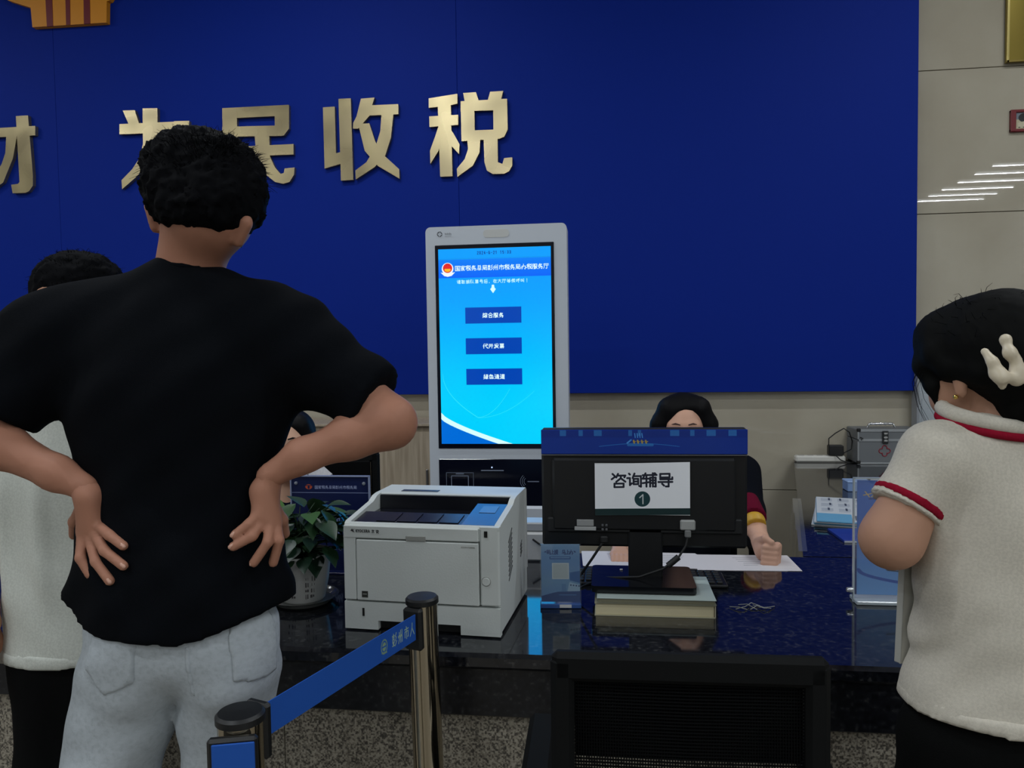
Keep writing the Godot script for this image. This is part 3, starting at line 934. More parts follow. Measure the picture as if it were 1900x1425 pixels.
	for k in 4:
		part(rs, "vent_slot", MB.new().box(Vector3(0.3782, 0.13 + 0.009 * k, -0.25), Vector3(0.0015, 0.003, 0.022), 0.0, Basis(Vector3.RIGHT, 0.55)), ink)
	# lettering
	var tm := TextMesh.new()
	tm.text = "KYOCERA"
	var fnt := SystemFont.new()
	fnt.font_names = PackedStringArray(["Droid Sans"])
	fnt.font_weight = 700
	tm.font = fnt
	tm.font_size = 24
	tm.pixel_size = 0.00042
	tm.depth = 0.0006
	var w1 := part(o, "maker_name", tm, ink, Vector3(0.050, 0.2385, 0.0064))
	w1.scale = Vector3(0.80, 0.95, 1)
	part(o, "maker_mark", MB.new().prism(poly([0, 0.004, 0.004, 0.009, 0.006, 0.006, 0.010, 0.009, 0.007, 0.0045, 0.010, 0, 0.005, 0.002]), 0, 0.0006, Transform3D(Basis(), Vector3(0.0195, 0.2345, 0.0061))), ink)
	var cv := Canvas.new(96, 40, rgb(208, 214, 212))
	cv.text("京瓷", 8, 6, 28, 44, 2.4, rgb(50, 52, 54))
	var q := MB.new()
	q.face([Vector3(0.070, 0.2325, 0.0066), Vector3(0.094, 0.2325, 0.0066), Vector3(0.094, 0.2435, 0.0066), Vector3(0.070, 0.2435, 0.0066)], Vector3.BACK, [Vector2(0, 1), Vector2(1, 1), Vector2(1, 0), Vector2(0, 0)])
	part(o, "maker_name", q, printed(cv))
	var t2 := TextMesh.new()
	t2.text = "ECOSYS P2235dn"
	t2.font = fnt
	t2.font_size = 16
	t2.pixel_size = 0.00026
	t2.depth = 0.0004
	part(o, "model_name", t2, grey, Vector3(0.305, 0.2085, 0.0064))
	# a white device standing behind the printer
	var d := thing("card_reader", "small white box standing behind the printer's right corner", "device", Vector3(-0.236, 0.76, -2.40))
	part(d, "body", MB.new().box(Vector3(0, 0.045, 0), Vector3(0.11, 0.09, 0.09), 0.006), mat(rgb(206, 206, 204), 0.5))
	part(d, "top_lid", MB.new().box(Vector3(0, 0.105, -0.005), Vector3(0.108, 0.028, 0.08), 0.004), mat(rgb(184, 186, 188), 0.4))
	part(d, "cable", MB.new().tube([Vector3(0.0, 0.07, 0.046), Vector3(0.03, 0.05, 0.05), Vector3(0.062, 0.02, 0.055), Vector3(0.072, 0.004, 0.05)], 0.0028, 6), black)


func monitor_and_desk() -> void:
	var black := mat(rgb(16, 18, 21), 0.42)
	var gloss := mat(rgb(14, 16, 20), 0.2)
	var ink := mat(rgb(20, 22, 24), 0.6)
	# the monitor, seen from behind
	var o := thing("computer_monitor", "black computer monitor seen from behind, raised on books", "monitor", Vector3(0.088, 0.806, -2.03))
	part(o, "housing", MB.new().box(Vector3(0, 0.248, 0.0), Vector3(0.528, 0.312, 0.028), 0.006), black)
	part(o, "display_panel", MB.new().box(Vector3(0, 0.250, -0.0145), Vector3(0.51, 0.29, 0.002)), mat(rgb(40, 70, 110), 0.15))
	part(o, "rear_cover", MB.new().box(Vector3(0, 0.232, 0.019), Vector3(0.47, 0.19, 0.016), 0.006), black)
	part(o, "port_bay", MB.new().box(Vector3(0.0, 0.150, 0.016), Vector3(0.5, 0.04, 0.014), 0.004), ink)
	# reflection of a blue screen, painted on a strip along the top edge
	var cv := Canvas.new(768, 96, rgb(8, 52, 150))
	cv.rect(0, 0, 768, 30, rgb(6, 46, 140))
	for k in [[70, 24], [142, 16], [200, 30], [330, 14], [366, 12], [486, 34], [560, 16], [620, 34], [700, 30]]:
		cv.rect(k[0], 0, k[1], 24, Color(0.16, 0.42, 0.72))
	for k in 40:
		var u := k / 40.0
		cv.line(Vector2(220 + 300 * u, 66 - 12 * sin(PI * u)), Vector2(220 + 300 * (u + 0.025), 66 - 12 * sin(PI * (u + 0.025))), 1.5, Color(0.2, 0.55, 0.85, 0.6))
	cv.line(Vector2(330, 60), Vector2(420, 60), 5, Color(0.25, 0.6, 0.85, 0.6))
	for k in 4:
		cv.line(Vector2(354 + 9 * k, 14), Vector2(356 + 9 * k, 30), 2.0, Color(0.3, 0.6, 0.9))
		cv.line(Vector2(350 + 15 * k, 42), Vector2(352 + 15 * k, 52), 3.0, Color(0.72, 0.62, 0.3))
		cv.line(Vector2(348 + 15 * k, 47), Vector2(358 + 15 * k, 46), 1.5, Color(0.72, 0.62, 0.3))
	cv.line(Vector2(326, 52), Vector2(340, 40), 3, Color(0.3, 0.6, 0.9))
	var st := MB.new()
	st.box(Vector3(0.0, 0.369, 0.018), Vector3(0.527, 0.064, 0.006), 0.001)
	part(o, "reflection_strip", st, mat(rgb(8, 46, 140), 0.25), Vector3.ZERO, "glossy strip with a painted blue reflection along the monitor top")
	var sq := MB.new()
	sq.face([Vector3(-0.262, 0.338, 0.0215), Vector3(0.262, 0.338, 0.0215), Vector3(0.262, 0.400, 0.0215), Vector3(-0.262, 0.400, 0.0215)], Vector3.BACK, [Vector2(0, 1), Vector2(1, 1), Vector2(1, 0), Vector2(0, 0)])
	part(o, "painted_reflection", sq, printed(cv, 0.22))  # mirrored blue, pale glints and gold marks painted into the texture
	part(o, "strip_trim", MB.new().box(Vector3(0.0, 0.3345, 0.0175), Vector3(0.527, 0.0025, 0.0085), 0.0008), mat(rgb(130, 132, 136), 0.3, 0.6))
	part(o, "stand_neck", MB.new().box(Vector3(0.005, 0.088, 0.012), Vector3(0.088, 0.15, 0.022), 0.004), black)
	part(o, "stand_base", MB.new().prism(rounded(0.26, 0.19, 0.012), -0.004, 0.012, Transform3D(Basis(Vector3(1, 0, 0), Vector3(0, 0, 1), Vector3(0, 1, 0)), Vector3(-0.004, 0.006, 0.02))), gloss)
	part(o, "base_screw", MB.new().box(Vector3(-0.057, 0.0195, -0.03), Vector3(0.008, 0.003, 0.006), 0.001), mat(rgb(215, 215, 215), 0.4))
	part(o, "port_label", MB.new().box(Vector3(-0.150, 0.158, 0.029), Vector3(0.044, 0.017, 0.004), 0.001), mat(rgb(150, 152, 152), 0.5))
	part(o, "port_label", MB.new().box(Vector3(-0.150, 0.143, 0.029), Vector3(0.056, 0.010, 0.004), 0.001), mat(rgb(170, 172, 172), 0.5))
	for k in 4:
		part(o, "port_socket", MB.new().box(Vector3(-0.105 + 0.01 * (k % 2), 0.141 + 0.011 * int(k / 2.0), 0.0285), Vector3(0.006, 0.006, 0.003), 0.001), mat(rgb(90, 92, 96), 0.4))
	# video plug and its cable
	var cb := thing("video_cable", "black video cable hanging from the grey plug behind the monitor", "cable", Vector3(0.2, 0.76, -2.0))
	part(cb, "plug", MB.new().box(Vector3(0.0, 0.202, 0.0), Vector3(0.038, 0.026, 0.014), 0.003), mat(rgb(164, 166, 164), 0.5))
	part(cb, "plug_neck", MB.new().box(Vector3(0.0, 0.180, 0.002), Vector3(0.016, 0.02, 0.012), 0.003), mat(rgb(120, 122, 122), 0.5))
	part(cb, "cord", MB.new().tube([Vector3(0.0, 0.172, 0.002), Vector3(-0.005, 0.150, 0.006), Vector3(-0.025, 0.120, 0.012), Vector3(-0.065, 0.092, 0.02), Vector3(-0.125, 0.070, 0.02), Vector3(-0.22, 0.06, 0.0), Vector3(-0.27, 0.03, -0.02), Vector3(-0.31, 0.004, -0.03)], 0.0032, 8), ink)
	part(cb, "ferrite", MB.new().tube([Vector3(-0.024, 0.122, 0.012), Vector3(-0.052, 0.100, 0.018)], 0.008, 10), ink)
	var pc := thing("power_cable", "thin black power cable dropping beside the printed card stand", "cable", Vector3(-0.09, 0.76, -2.06))
	part(pc, "cord", MB.new().tube([Vector3(0.075, 0.155, 0.055), Vector3(0.045, 0.11, 0.06), Vector3(0.02, 0.07, 0.045), Vector3(-0.005, 0.03, 0.02), Vector3(-0.02, 0.005, -0.01), Vector3(-0.03, 0.004, -0.05)], 0.0036, 8), ink)
	part(pc, "plug", MB.new().box(Vector3(0.077, 0.160, 0.055), Vector3(0.02, 0.018, 0.012), 0.003), ink)
	# paper sign taped to the monitor
	var cs := Canvas.new(512, 288, rgb(246, 249, 254))
	cs.text("咨询辅导", 92, 58, 74, 84, 5.2, rgb(24, 30, 48))
	cs.disc(Vector2(257, 200), 42, 42, rgb(18, 62, 66))
	cs.line(Vector2(243, 192), Vector2(260, 176), 3.2, rgb(210, 214, 216))
	cs.line(Vector2(260, 176), Vector2(260, 226), 3.2, rgb(210, 214, 216))
	cs.rect(0, 252, 512, 36, rgb(10, 44, 46))
	var sg := thing("paper_sign", "white paper sign with four dark characters and a number one in a circle", "sign", Vector3(0.085, 0.985, -2.0))
	var sp := MB.new()
	sp.face([Vector3(-0.121, 0.0, 0.0025), Vector3(0.121, 0.004, 0.0025), Vector3(0.121, 0.140, 0.0025), Vector3(-0.121, 0.134, 0.0025)], Vector3.BACK, [Vector2(0, 1), Vector2(1, 1), Vector2(1, 0), Vector2(0, 0)])
	part(sg, "print", sp, printed(cs, 0.5))
	part(sg, "sheet", MB.new().box(Vector3(0, 0.069, 0.0012), Vector3(0.242, 0.134, 0.0014)), mat(rgb(216, 218, 220), 0.6))
	# books under the stand
	var pages := mat(rgb(214, 204, 168), 0.9)
	var b1 := thing("thick_book", "thick book with cream page edges, at the bottom under the monitor", "book", Vector3(0.108, 0.76, -1.985))
	part(b1, "pages", MB.new().box(Vector3(0, 0.0155, 0), Vector3(0.286, 0.027, 0.195), 0.001), pages)
	part(b1, "cover", MB.new().box(Vector3(0, 0.001, 0), Vector3(0.291, 0.002, 0.2)), mat(rgb(180, 176, 150), 0.7))
	part(b1, "cover", MB.new().box(Vector3(0, 0.0302, 0), Vector3(0.291, 0.002, 0.2)), mat(rgb(150, 146, 120), 0.7))
	part(b1, "spine", MB.new().box(Vector3(0.1455, 0.0155, 0), Vector3(0.002, 0.03, 0.2)), mat(rgb(196, 190, 166), 0.7))
	var b2 := thing("thin_book", "thinner book with a pale grey-green cover, right under the monitor stand", "book", Vector3(0.112, 0.7912, -1.983))
	part(b2, "pages", MB.new().box(Vector3(0, 0.0065, 0), Vector3(0.282, 0.010, 0.192), 0.001), mat(rgb(136, 134, 112), 0.9))
	part(b2, "cover", MB.new().box(Vector3(0, 0.0122, 0), Vector3(0.288, 0.0022, 0.197), 0.0006), mat(rgb(176, 190, 186), 0.45))
	part(b2, "cover", MB.new().box(Vector3(0, 0.0010, 0), Vector3(0.288, 0.0018, 0.197)), mat(rgb(120, 120, 104), 0.6))
	# card stand (its code field stays blank and its cartoon is left out)
	var cq := Canvas.new(256, 400, rgb(150, 190, 214))
	for y in 400:
		cq.rect(0, y, 256, 1, Color(0.42, 0.58, 0.72).lerp(Color(0.38, 0.54, 0.72), abs(sin(y * 0.012))))
	cq.text("“码上提 马上办”", 14, 40, 30, 25.0, 2.4, rgb(22, 52, 110), 0.78)
	cq.rect(56, 86, 140, 18, rgb(34, 76, 136))
	cq.rect(62, 91, 128, 6, rgb(120, 160, 196))
	cq.rect(72, 130, 112, 112, rgb(200, 208, 206))
	cq.rect(78, 136, 100, 100, rgb(176, 186, 186))
	cq.poly(poly([190, 196, 256, 184, 256, 270, 190, 250]), rgb(46, 92, 152))
	cq.poly(poly([186, 262, 256, 282, 256, 340, 170, 340]), rgb(150, 178, 200))
	cq.rect(134, 276, 30, 60, rgb(86, 128, 172))
	for k in 4:
		cq.disc(Vector2(196 + 18 * k, 284 + 2 * k), 5, 5, rgb(26, 48, 92))
	cq.poly(poly([0, 360, 70, 340, 110, 330, 256, 326, 256, 400, 0, 400]), rgb(24, 62, 122))
	cq.line(Vector2(120, 352), Vector2(230, 352), 3, rgb(70, 116, 170))
	var acrylic := mat(Color(0.85, 0.92, 1.0, 0.04), 0.04)
	acrylic.transparency = BaseMaterial3D.TRANSPARENCY_ALPHA
	var qs := thing("card_stand", "small acrylic stand with a pale blue printed card in front of the monitor", "sign stand", Vector3(-0.124, 0.76, -1.935), deg_to_rad(4))
	part(qs, "card", MB.new().box(Vector3(0, 0.089, -0.002), Vector3(0.098, 0.148, 0.0012)), mat(rgb(150, 184, 206), 0.6))
	var qf := MB.new()
	qf.face([Vector3(-0.049, 0.015, -0.0008), Vector3(0.049, 0.015, -0.0008), Vector3(0.049, 0.163, -0.0008), Vector3(-0.049, 0.163, -0.0008)], Vector3.BACK, [Vector2(0, 1), Vector2(1, 1), Vector2(1, 0), Vector2(0, 0)])
	part(qs, "print", qf, printed(cq, 0.4))
	part(qs, "front_plate", MB.new().box(Vector3(0, 0.085, 0.0015), Vector3(0.104, 0.158, 0.002), 0.0005), acrylic)
	part(qs, "foot", MB.new().box(Vector3(0, 0.006, -0.008), Vector3(0.104, 0.012, 0.034), 0.002), mat(rgb(60, 90, 150), 0.06))
	part(qs, "foot_label", MB.new().box(Vector3(0.012, 0.007, 0.0095), Vector3(0.03, 0.008, 0.001)), mat(rgb(206, 208, 210), 0.6))
	# papers and keyboard
	var paper := mat(rgb(222, 218, 220), 0.7)
	var sheets := [["white sheet of paper by the seated clerk's fist", Vector3(0.405, 0.761, -2.385), 0.03], ["white sheet of paper behind the keyboard, next to the monitor stand", Vector3(0.165, 0.7613, -2.395), -0.02], ["white sheet of paper left of the monitor stand", Vector3(0.02, 0.7622, -2.40), 0.06]]
	for s in sheets:
		var t := thing("paper_sheet", s[0], "paper", s[1], s[2], "papers on the counter")
		part(t, "sheet", MB.new().box(Vector3.ZERO, Vector3(0.21 if s[1].x < 0.4 else 0.30, 0.0008, 0.17)), paper)
		part(t, "sheet", MB.new().box(Vector3(0.004, -0.0007, 0.003), Vector3(0.21, 0.0006, 0.165)), paper)
		for k in 5:
			part(t, "printed_line", MB.new().box(Vector3(0.02 + 0.01 * sin(k * 3.0), 0.0006, -0.05 + 0.02 * k), Vector3(0.09 - 0.012 * k, 0.0003, 0.002)), mat(rgb(150, 150, 156), 0.8))
	var kb := thing("computer_keyboard", "black computer keyboard lying behind the monitor stand", "keyboard", Vector3(0.10, 0.76, -2.185))
	part(kb, "case", MB.new().box(Vector3(0, 0.005, 0), Vector3(0.44, 0.010, 0.13), 0.003), black)
	var key := MB.new().box(Vector3.ZERO, Vector3(0.0155, 0.007, 0.0165), 0.002).mesh()
	for r in 5:
		for k in 20:
			part(kb, "key", key, ink, Vector3(-0.2 + 0.021 * k, 0.0125, -0.05 + 0.024 * r))
	var ms := thing("plastic_film_scrap", "crumpled clear film scrap on the granite right of the books", "plastic scrap", Vector3(0.34, 0.76, -1.97))
	var fm := MB.new()
	for k in 7:
		fm.tube([Vector3(0.012 * k - 0.04, 0.002, 0.02 * sin(k * 2.1)), Vector3(0.012 * k - 0.02, 0.007, 0.02 * sin(k * 1.3 + 1.0)), Vector3(0.012 * k, 0.002, 0.02 * sin(k * 2.7 + 2.0))], 0.0012, 5)
	part(ms, "film", fm, mat(rgb(140, 142, 140), 0.2))


func left_desk() -> void:
	# navy desk sign behind the plant
	var navy := mat(rgb(18, 28, 72), 0.3)
	var edge := mat(rgb(150, 160, 190), 0.2)
	var o := thing("desk_sign", "navy acrylic desk sign with an orange emblem behind the potted plant", "sign", Vector3(-0.826, 0.76, -2.2))
	var cv := Canvas.new(384, 448, rgb(18, 28, 72))
	cv.rect(0, 72, 384, 3, rgb(130, 140, 175))
	cv.disc(Vector2(86, 46), 17, 12, rgb(196, 84, 54))
	cv.disc(Vector2(86, 48), 5, 8, rgb(18, 28, 72))
	cv.line(Vector2(70, 40), Vector2(102, 40), 1.5, rgb(18, 28, 72))
	cv.text("国家税务总局彭州市税务局", 116, 40, 15, 17.5, 1.1, rgb(150, 158, 190))
	cv.text("员", 205, 182, 34, 40, 2.8, rgb(120, 134, 170))
	cv.text("之", 205, 250, 34, 40, 2.8, rgb(120, 134, 170))
	cv.text("岗", 205, 308, 38, 40, 2.8, rgb(120, 134, 170))
	part(o, "board", MB.new().box(Vector3(0, 0.145, -0.003), Vector3(0.242, 0.29, 0.006), 0.001), navy)
	var q := MB.new()
	q.face([Vector3(-0.12, 0.002, 0.0006), Vector3(0.12, 0.002, 0.0006), Vector3(0.12, 0.286, 0.0006), Vector3(-0.12, 0.286, 0.0006)], Vector3.BACK, [Vector2(0, 1), Vector2(1, 1), Vector2(1, 0), Vector2(0, 0)])
	part(o, "print", q, printed(cv, 0.3))
	part(o, "frame_edge", MB.new().box(Vector3(0.121, 0.145, 0), Vector3(0.003, 0.29, 0.012)), edge)
	part(o, "frame_edge", MB.new().box(Vector3(-0.121, 0.145, 0), Vector3(0.003, 0.29, 0.012)), edge)
	part(o, "frame_edge", MB.new().box(Vector3(0, 0.2895, 0), Vector3(0.244, 0.003, 0.012)), edge)
	for s in [-1, 1]:
		part(o, "screw_cap", MB.new().lathe([Vector2(0, 0), Vector2(0.005, 0), Vector2(0.005, 0.003), Vector2(0, 0.004)], 12).mesh(), mat(rgb(190, 196, 210), 0.3, 0.7)).transform = Transform3D(Basis(Vector3.RIGHT, PI / 2), Vector3(s * 0.105, 0.268, 0.001))
	part(o, "foot", MB.new().box(Vector3(0, 0.003, 0.0), Vector3(0.242, 0.006, 0.06), 0.001), navy)
	# potted plant
	var pot := thing("potted_plant", "leafy green plant in a grey-white printed pot on a saucer", "plant", Vector3(-0.805, 0.76, -1.93))
	var ceramic := mat(rgb(196, 196, 192), 0.4)
	part(pot, "saucer", MB.new().lathe([Vector2(0, 0.0), Vector2(0.062, 0.0), Vector2(0.074, 0.004), Vector2(0.088, 0.018), Vector2(0.092, 0.019), Vector2(0.086, 0.015), Vector2(0.074, 0.008), Vector2(0, 0.008)], 40), mat(rgb(120, 122, 118), 0.15))
	var bowl := part(pot, "pot", MB.new().lathe([Vector2(0, 0.008), Vector2(0.052, 0.008), Vector2(0.056, 0.012), Vector2(0.066, 0.06), Vector2(0.074, 0.125), Vector2(0.077, 0.128), Vector2(0.077, 0.134), Vector2(0.072, 0.134), Vector2(0.069, 0.12), Vector2(0, 0.118)], 40), ceramic)
	var ink := mat(rgb(88, 84, 84), 0.6)
	for k in [[0.35, 0.036, 0.006], [0.25, 0.05, 0.004], [0.50, 0.05, 0.004], [0.58, 0.048, 0.004], [1.05, 0.04, 0.004], [1.15, 0.05, 0.005], [1.3, 0.046, 0.003]]:
		var an: float = k[0] + 0.5
		var d := Vector3(cos(an), 0, sin(an))
		for j in 4:
			var y: float = 0.03 + j * 0.016
			var r: float = 0.0585 + (y - 0.02) * 0.19
			part(bowl, "printed_mark", MB.new().box(d * r + Vector3(0, y, 0), Vector3(k[2] * (0.5 + 0.4 * sin(j * 5.0 + an * 9.0)), 0.009 + 0.004 * sin(j * 3.0 + an * 7.0), 0.001), 0.0, Basis(Vector3.UP, PI / 2 - an)), ink)
	part(pot, "soil", MB.new().lathe([Vector2(0, 0.124), Vector2(0.071, 0.12)], 24), mat(rgb(38, 30, 24), 0.95))
	var greens := [mat(rgb(34, 62, 36), 0.4), mat(rgb(44, 78, 38), 0.4), mat(rgb(26, 50, 36), 0.4), mat(rgb(58, 96, 40), 0.4)]
	for g in greens:
		g.backlight_enabled = true
		g.backlight = Color(0.05, 0.09, 0.03)
	var r := RandomNumberGenerator.new()
	r.seed = 5
	var leaf := leaf_mesh()
	for k in 118:
		var an := r.randf_range(0, TAU)
		var el := r.randf_range(0.05, 1.25)
		var ln := r.randf_range(0.06, 0.165)
		var d := Vector3(cos(an) * cos(el) * 0.95, sin(el), sin(an) * cos(el) * 0.8)
		if d.x > 0.75 and d.y < 0.3:
			continue
		var tip := Vector3(0.0, 0.118, 0) + d * ln + Vector3(0.022, 0, 0)
		tip.x = minf(tip.x, 0.12)
		var mid := Vector3(d.x * ln * 0.3, 0.12 + d.y * ln * 0.7, d.z * ln * 0.3)
		part(pot, "stem", MB.new().tube([Vector3(d.x * 0.02, 0.118, d.z * 0.02), mid, tip], 0.0014, 5), greens[0])
		var lf := part(pot, "leaf", leaf, greens[[0, 2, 1, 0, 2, 2, 0, 3][k % 8]])
		var out := Vector3(d.x, -0.35 + 0.5 * r.randf(), d.z).normalized()
		var b := Basis.looking_at(-out, (Vector3.UP + d * 0.8 + Vector3(r.randf_range(-0.4, 0.4), 0, r.randf_range(-0.4, 0.4))).normalized())
		var sc := r.randf_range(0.9, 1.5)
		lf.transform = Transform3D(b.scaled_local(Vector3(sc, sc, sc)), tip)
	var lg := part(pot, "leaf", leaf, mat(rgb(72, 116, 46), 0.35))
	lg.transform = Transform3D(Basis.from_euler(Vector3(0.9, 0.3, 0.1)).scaled_local(Vector3(1.5, 1.5, 1.5)), Vector3(-0.062, 0.262, 0.02))
	# pale wood cabinet against the wall
	var wood := mat(rgb(196, 182, 160), 0.5)
	wood.albedo_texture = noise_tex(0.02, [[0.0, Color(0.82, 0.8, 0.78)], [1.0, Color(1, 1, 1)]], FastNoiseLite.TYPE_SIMPLEX, 4, 71, 256)
	wood.uv1_triplanar = true
	wood.uv1_world_triplanar = true
	wood.uv1_scale = Vector3(5, 0.35, 5)
	var cb := thing("wood_cabinet", "low pale wood-grain cabinet against the wall left of the kiosk", "cabinet", Vector3(-1.55, 0, -4.36))
	part(cb, "body", MB.new().box(Vector3(0, 0.5, -0.01), Vector3(1.2, 1.0, 0.38), 0.003), wood)
	part(cb, "top", MB.new().box(Vector3(0, 1.007, 0), Vector3(1.22, 0.014, 0.42), 0.002), wood)
	for k in 3:
		var dr := part(cb, "door", MB.new().box(Vector3(-0.4 + 0.4 * k, 0.52, 0.188), Vector3(0.394, 0.9, 0.016), 0.002), wood)
		part(dr, "handle", MB.new().box(Vector3(-0.25 + 0.4 * k, 0.7, 0.203), Vector3(0.012, 0.12, 0.014), 0.003), mat(rgb(150, 150, 150), 0.3, 0.8))


func leaf_mesh() -> ArrayMesh:
	# heart-shaped leaf lying along +z, folded a little on its middle
	var mb := MB.new()
	var half := [0.0, 0.011, 0.0165, 0.018, 0.016, 0.0115, 0.006, 0.0]
	var rows := []
	for j in half.size():
		var u: float = j / 7.0
		var z: float = -0.006 + 0.055 * u
		var drop: float = -0.016 * u * u
		var w: float = half[j]
		var row := []
		for s in [-1.0, -0.5, 0.0, 0.5, 1.0]:
			var lift: float = 0.25 * abs(s) * w
			var back: float = 0.008 * abs(s) * (1.0 - u)
			row.append(mb.vert(Vector3(s * w, drop + lift, z - back), Vector3(-0.25 * s, 1, 0.3 * u).normalized()))
		rows.append(row)
	for j in half.size() - 1:
		for s in 4:
			mb.tri(rows[j][s], rows[j][s + 1], rows[j + 1][s])
			mb.tri(rows[j][s + 1], rows[j + 1][s + 1], rows[j + 1][s])
	return mb.mesh()


func right_desk() -> void:
	# blue poster stand
	var acrylic := mat(Color(0.9, 0.94, 1.0, 0.03), 0.04)
	acrylic.transparency = BaseMaterial3D.TRANSPARENCY_ALPHA
	var cv := Canvas.new(192, 512, rgb(58, 112, 190))
	for y in 512:
		cv.rect(0, y, 192, 1, rgb(50, 100, 184).lerp(rgb(104, 154, 210), smoothstep(0.35, 0.95, y / 512.0)))
	for k in 6:
		cv.line(Vector2(18 + 22 * k, 66 + 8 * sin(k * 2.0)), Vector2(46 + 22 * k, 46 + 10 * cos(k * 3.0)), 2.2, rgb(190, 158, 96))
		cv.line(Vector2(22 + 22 * k, 50), Vector2(34 + 22 * k, 74), 1.8, rgb(196, 164, 104))
	cv.line(Vector2(34, 82), Vector2(150, 82), 3.0, rgb(36, 58, 120))
	for k in 30:
		var u := k / 30.0
		cv.line(Vector2(4 + 188 * u, 400 + 70 * sqrt(u)), Vector2(4 + 188 * (u + 0.034), 400 + 70 * sqrt(u + 0.034)), 6.0, rgb(42, 78, 160))
	cv.line(Vector2(70, 350), Vector2(110, 372), 3.0, rgb(160, 190, 222))
	cv.poly(poly([80, 396, 110, 402, 150, 398, 190, 400, 190, 412, 130, 410, 84, 404]), rgb(44, 52, 70))
	var o := thing("poster_stand", "upright acrylic stand with a blue poster beside the woman's elbow", "sign stand", Vector3(0.712, 0.76, -2.04))
	part(o, "poster", MB.new().box(Vector3(0, 0.166, -0.003), Vector3(0.168, 0.294, 0.0012)), mat(rgb(80, 130, 200), 0.6))
	var q := MB.new()
	q.face([Vector3(-0.084, 0.019, -0.002), Vector3(0.084, 0.019, -0.002), Vector3(0.084, 0.313, -0.002), Vector3(-0.084, 0.313, -0.002)], Vector3.BACK, [Vector2(0, 1), Vector2(1, 1), Vector2(1, 0), Vector2(0, 0)])
	part(o, "print", q, printed(cv, 0.4))
	part(o, "front_plate", MB.new().box(Vector3(0, 0.16, 0.001), Vector3(0.186, 0.32, 0.003), 0.001), acrylic)
	part(o, "back_plate", MB.new().box(Vector3(0, 0.16, -0.006), Vector3(0.186, 0.32, 0.003), 0.001), acrylic)
	var rim := mat(rgb(170, 180, 186), 0.15)
	part(o, "rim", MB.new().box(Vector3(-0.0925, 0.16, -0.002), Vector3(0.003, 0.32, 0.010)), rim)
	part(o, "rim", MB.new().box(Vector3(0.0925, 0.16, -0.002), Vector3(0.003, 0.32, 0.010)), rim)
	part(o, "rim", MB.new().box(Vector3(0, 0.319, -0.002), Vector3(0.186, 0.003, 0.010)), rim)
	part(o, "foot", MB.new().box(Vector3(0, 0.005, -0.002), Vector3(0.186, 0.01, 0.06), 0.002), rim)
	for s in [-1, 1]:
		part(o, "hinge", MB.new().tube([Vector3(s * 0.094, 0.03, -0.003), Vector3(s * 0.108, 0.03, -0.003)], [0.008, 0.006], 10), mat(rgb(190, 194, 198), 0.15, 0.6))
	# leaflets
	var lf := Canvas.new(256, 192, rgb(214, 220, 224))
	lf.rect(0, 138, 256, 54, rgb(110, 176, 214))
	lf.rect(96, 138, 48, 54, rgb(214, 220, 224))
	lf.rect(104, 146, 12, 34, rgb(84, 92, 104))
	lf.rect(122, 146, 12, 34, rgb(84, 92, 104))
	var r := RandomNumberGenerator.new()
	r.seed = 9
	for j in 3:
		for k in 5:
			lf.rect(14 + 50 * k, 12 + 42 * j, 34, 22, rgb(186, 194, 202))
			lf.rect(18 + 50 * k + r.randi_range(0, 20), 8 + 42 * j, 6, 20, rgb(70, 80, 96))
			lf.line(Vector2(14 + 50 * k, 38 + 42 * j), Vector2(44 + 50 * k, 38 + 42 * j), 1.0, rgb(150, 158, 170))
	var lm := printed(lf, 0.4)
	var cyan := mat(rgb(110, 176, 214), 0.5)
	for s in 4:
		var t := thing("leaflet", ["bottom leaflet of the white and cyan stack on the dark counter", "second lowest leaflet of the white and cyan stack", "third leaflet up in the white and cyan stack", "topmost white and cyan leaflet of the stack on the dark counter"][s], "leaflet", Vector3(0.953 + 0.004 * (s % 2), 0.76 + 0.0065 * s, -3.08 + 0.006 * s), -0.29 + 0.015 * s, "leaflets in the stack")
		part(t, "pages", MB.new().box(Vector3(0, 0.0031, 0), Vector3(0.32, 0.006, 0.46), 0.001), cyan if s % 2 else mat(rgb(206, 212, 216), 0.6))
		if s == 3:
			var qq := MB.new()
			qq.face([Vector3(-0.159, 0.0064, 0.229), Vector3(0.159, 0.0064, 0.229), Vector3(0.159, 0.0064, -0.229), Vector3(-0.159, 0.0064, -0.229)], Vector3.UP, [Vector2(0, 1), Vector2(1, 1), Vector2(1, 0), Vector2(0, 0)])
			part(t, "print", qq, lm)
	var bb := thing("blue_booklet", "dark blue booklet lying in front of the leaflet stack", "booklet", Vector3(0.875, 0.76, -2.74), 0.04)
	part(bb, "cover", MB.new().box(Vector3(0, 0.0045, 0), Vector3(0.21, 0.009, 0.17), 0.001), mat(rgb(30, 56, 150), 0.4))
	part(bb, "page_edge", MB.new().box(Vector3(0, 0.0035, 0.0855), Vector3(0.206, 0.005, 0.001)), mat(rgb(190, 196, 204), 0.7))
	part(bb, "printed_line", MB.new().box(Vector3(0.01, 0.0092, 0.03), Vector3(0.08, 0.0004, 0.004)), mat(rgb(120, 150, 210), 0.6))
	var cd := thing("pale_blue_box", "small pale blue box behind the blue poster stand", "box", Vector3(1.11, 0.76, -3.62))
	part(cd, "body", MB.new().box(Vector3(0, 0.02, 0), Vector3(0.1, 0.04, 0.08), 0.003), mat(rgb(130, 160, 210), 0.5))
	part(cd, "lid", MB.new().box(Vector3(0, 0.043, 0), Vector3(0.104, 0.008, 0.084), 0.003), mat(rgb(150, 178, 220), 0.5))
	var wl := thing("white_label_box", "small white box with a grey printed square beside the pale blue box", "box", Vector3(1.245, 0.76, -3.62))
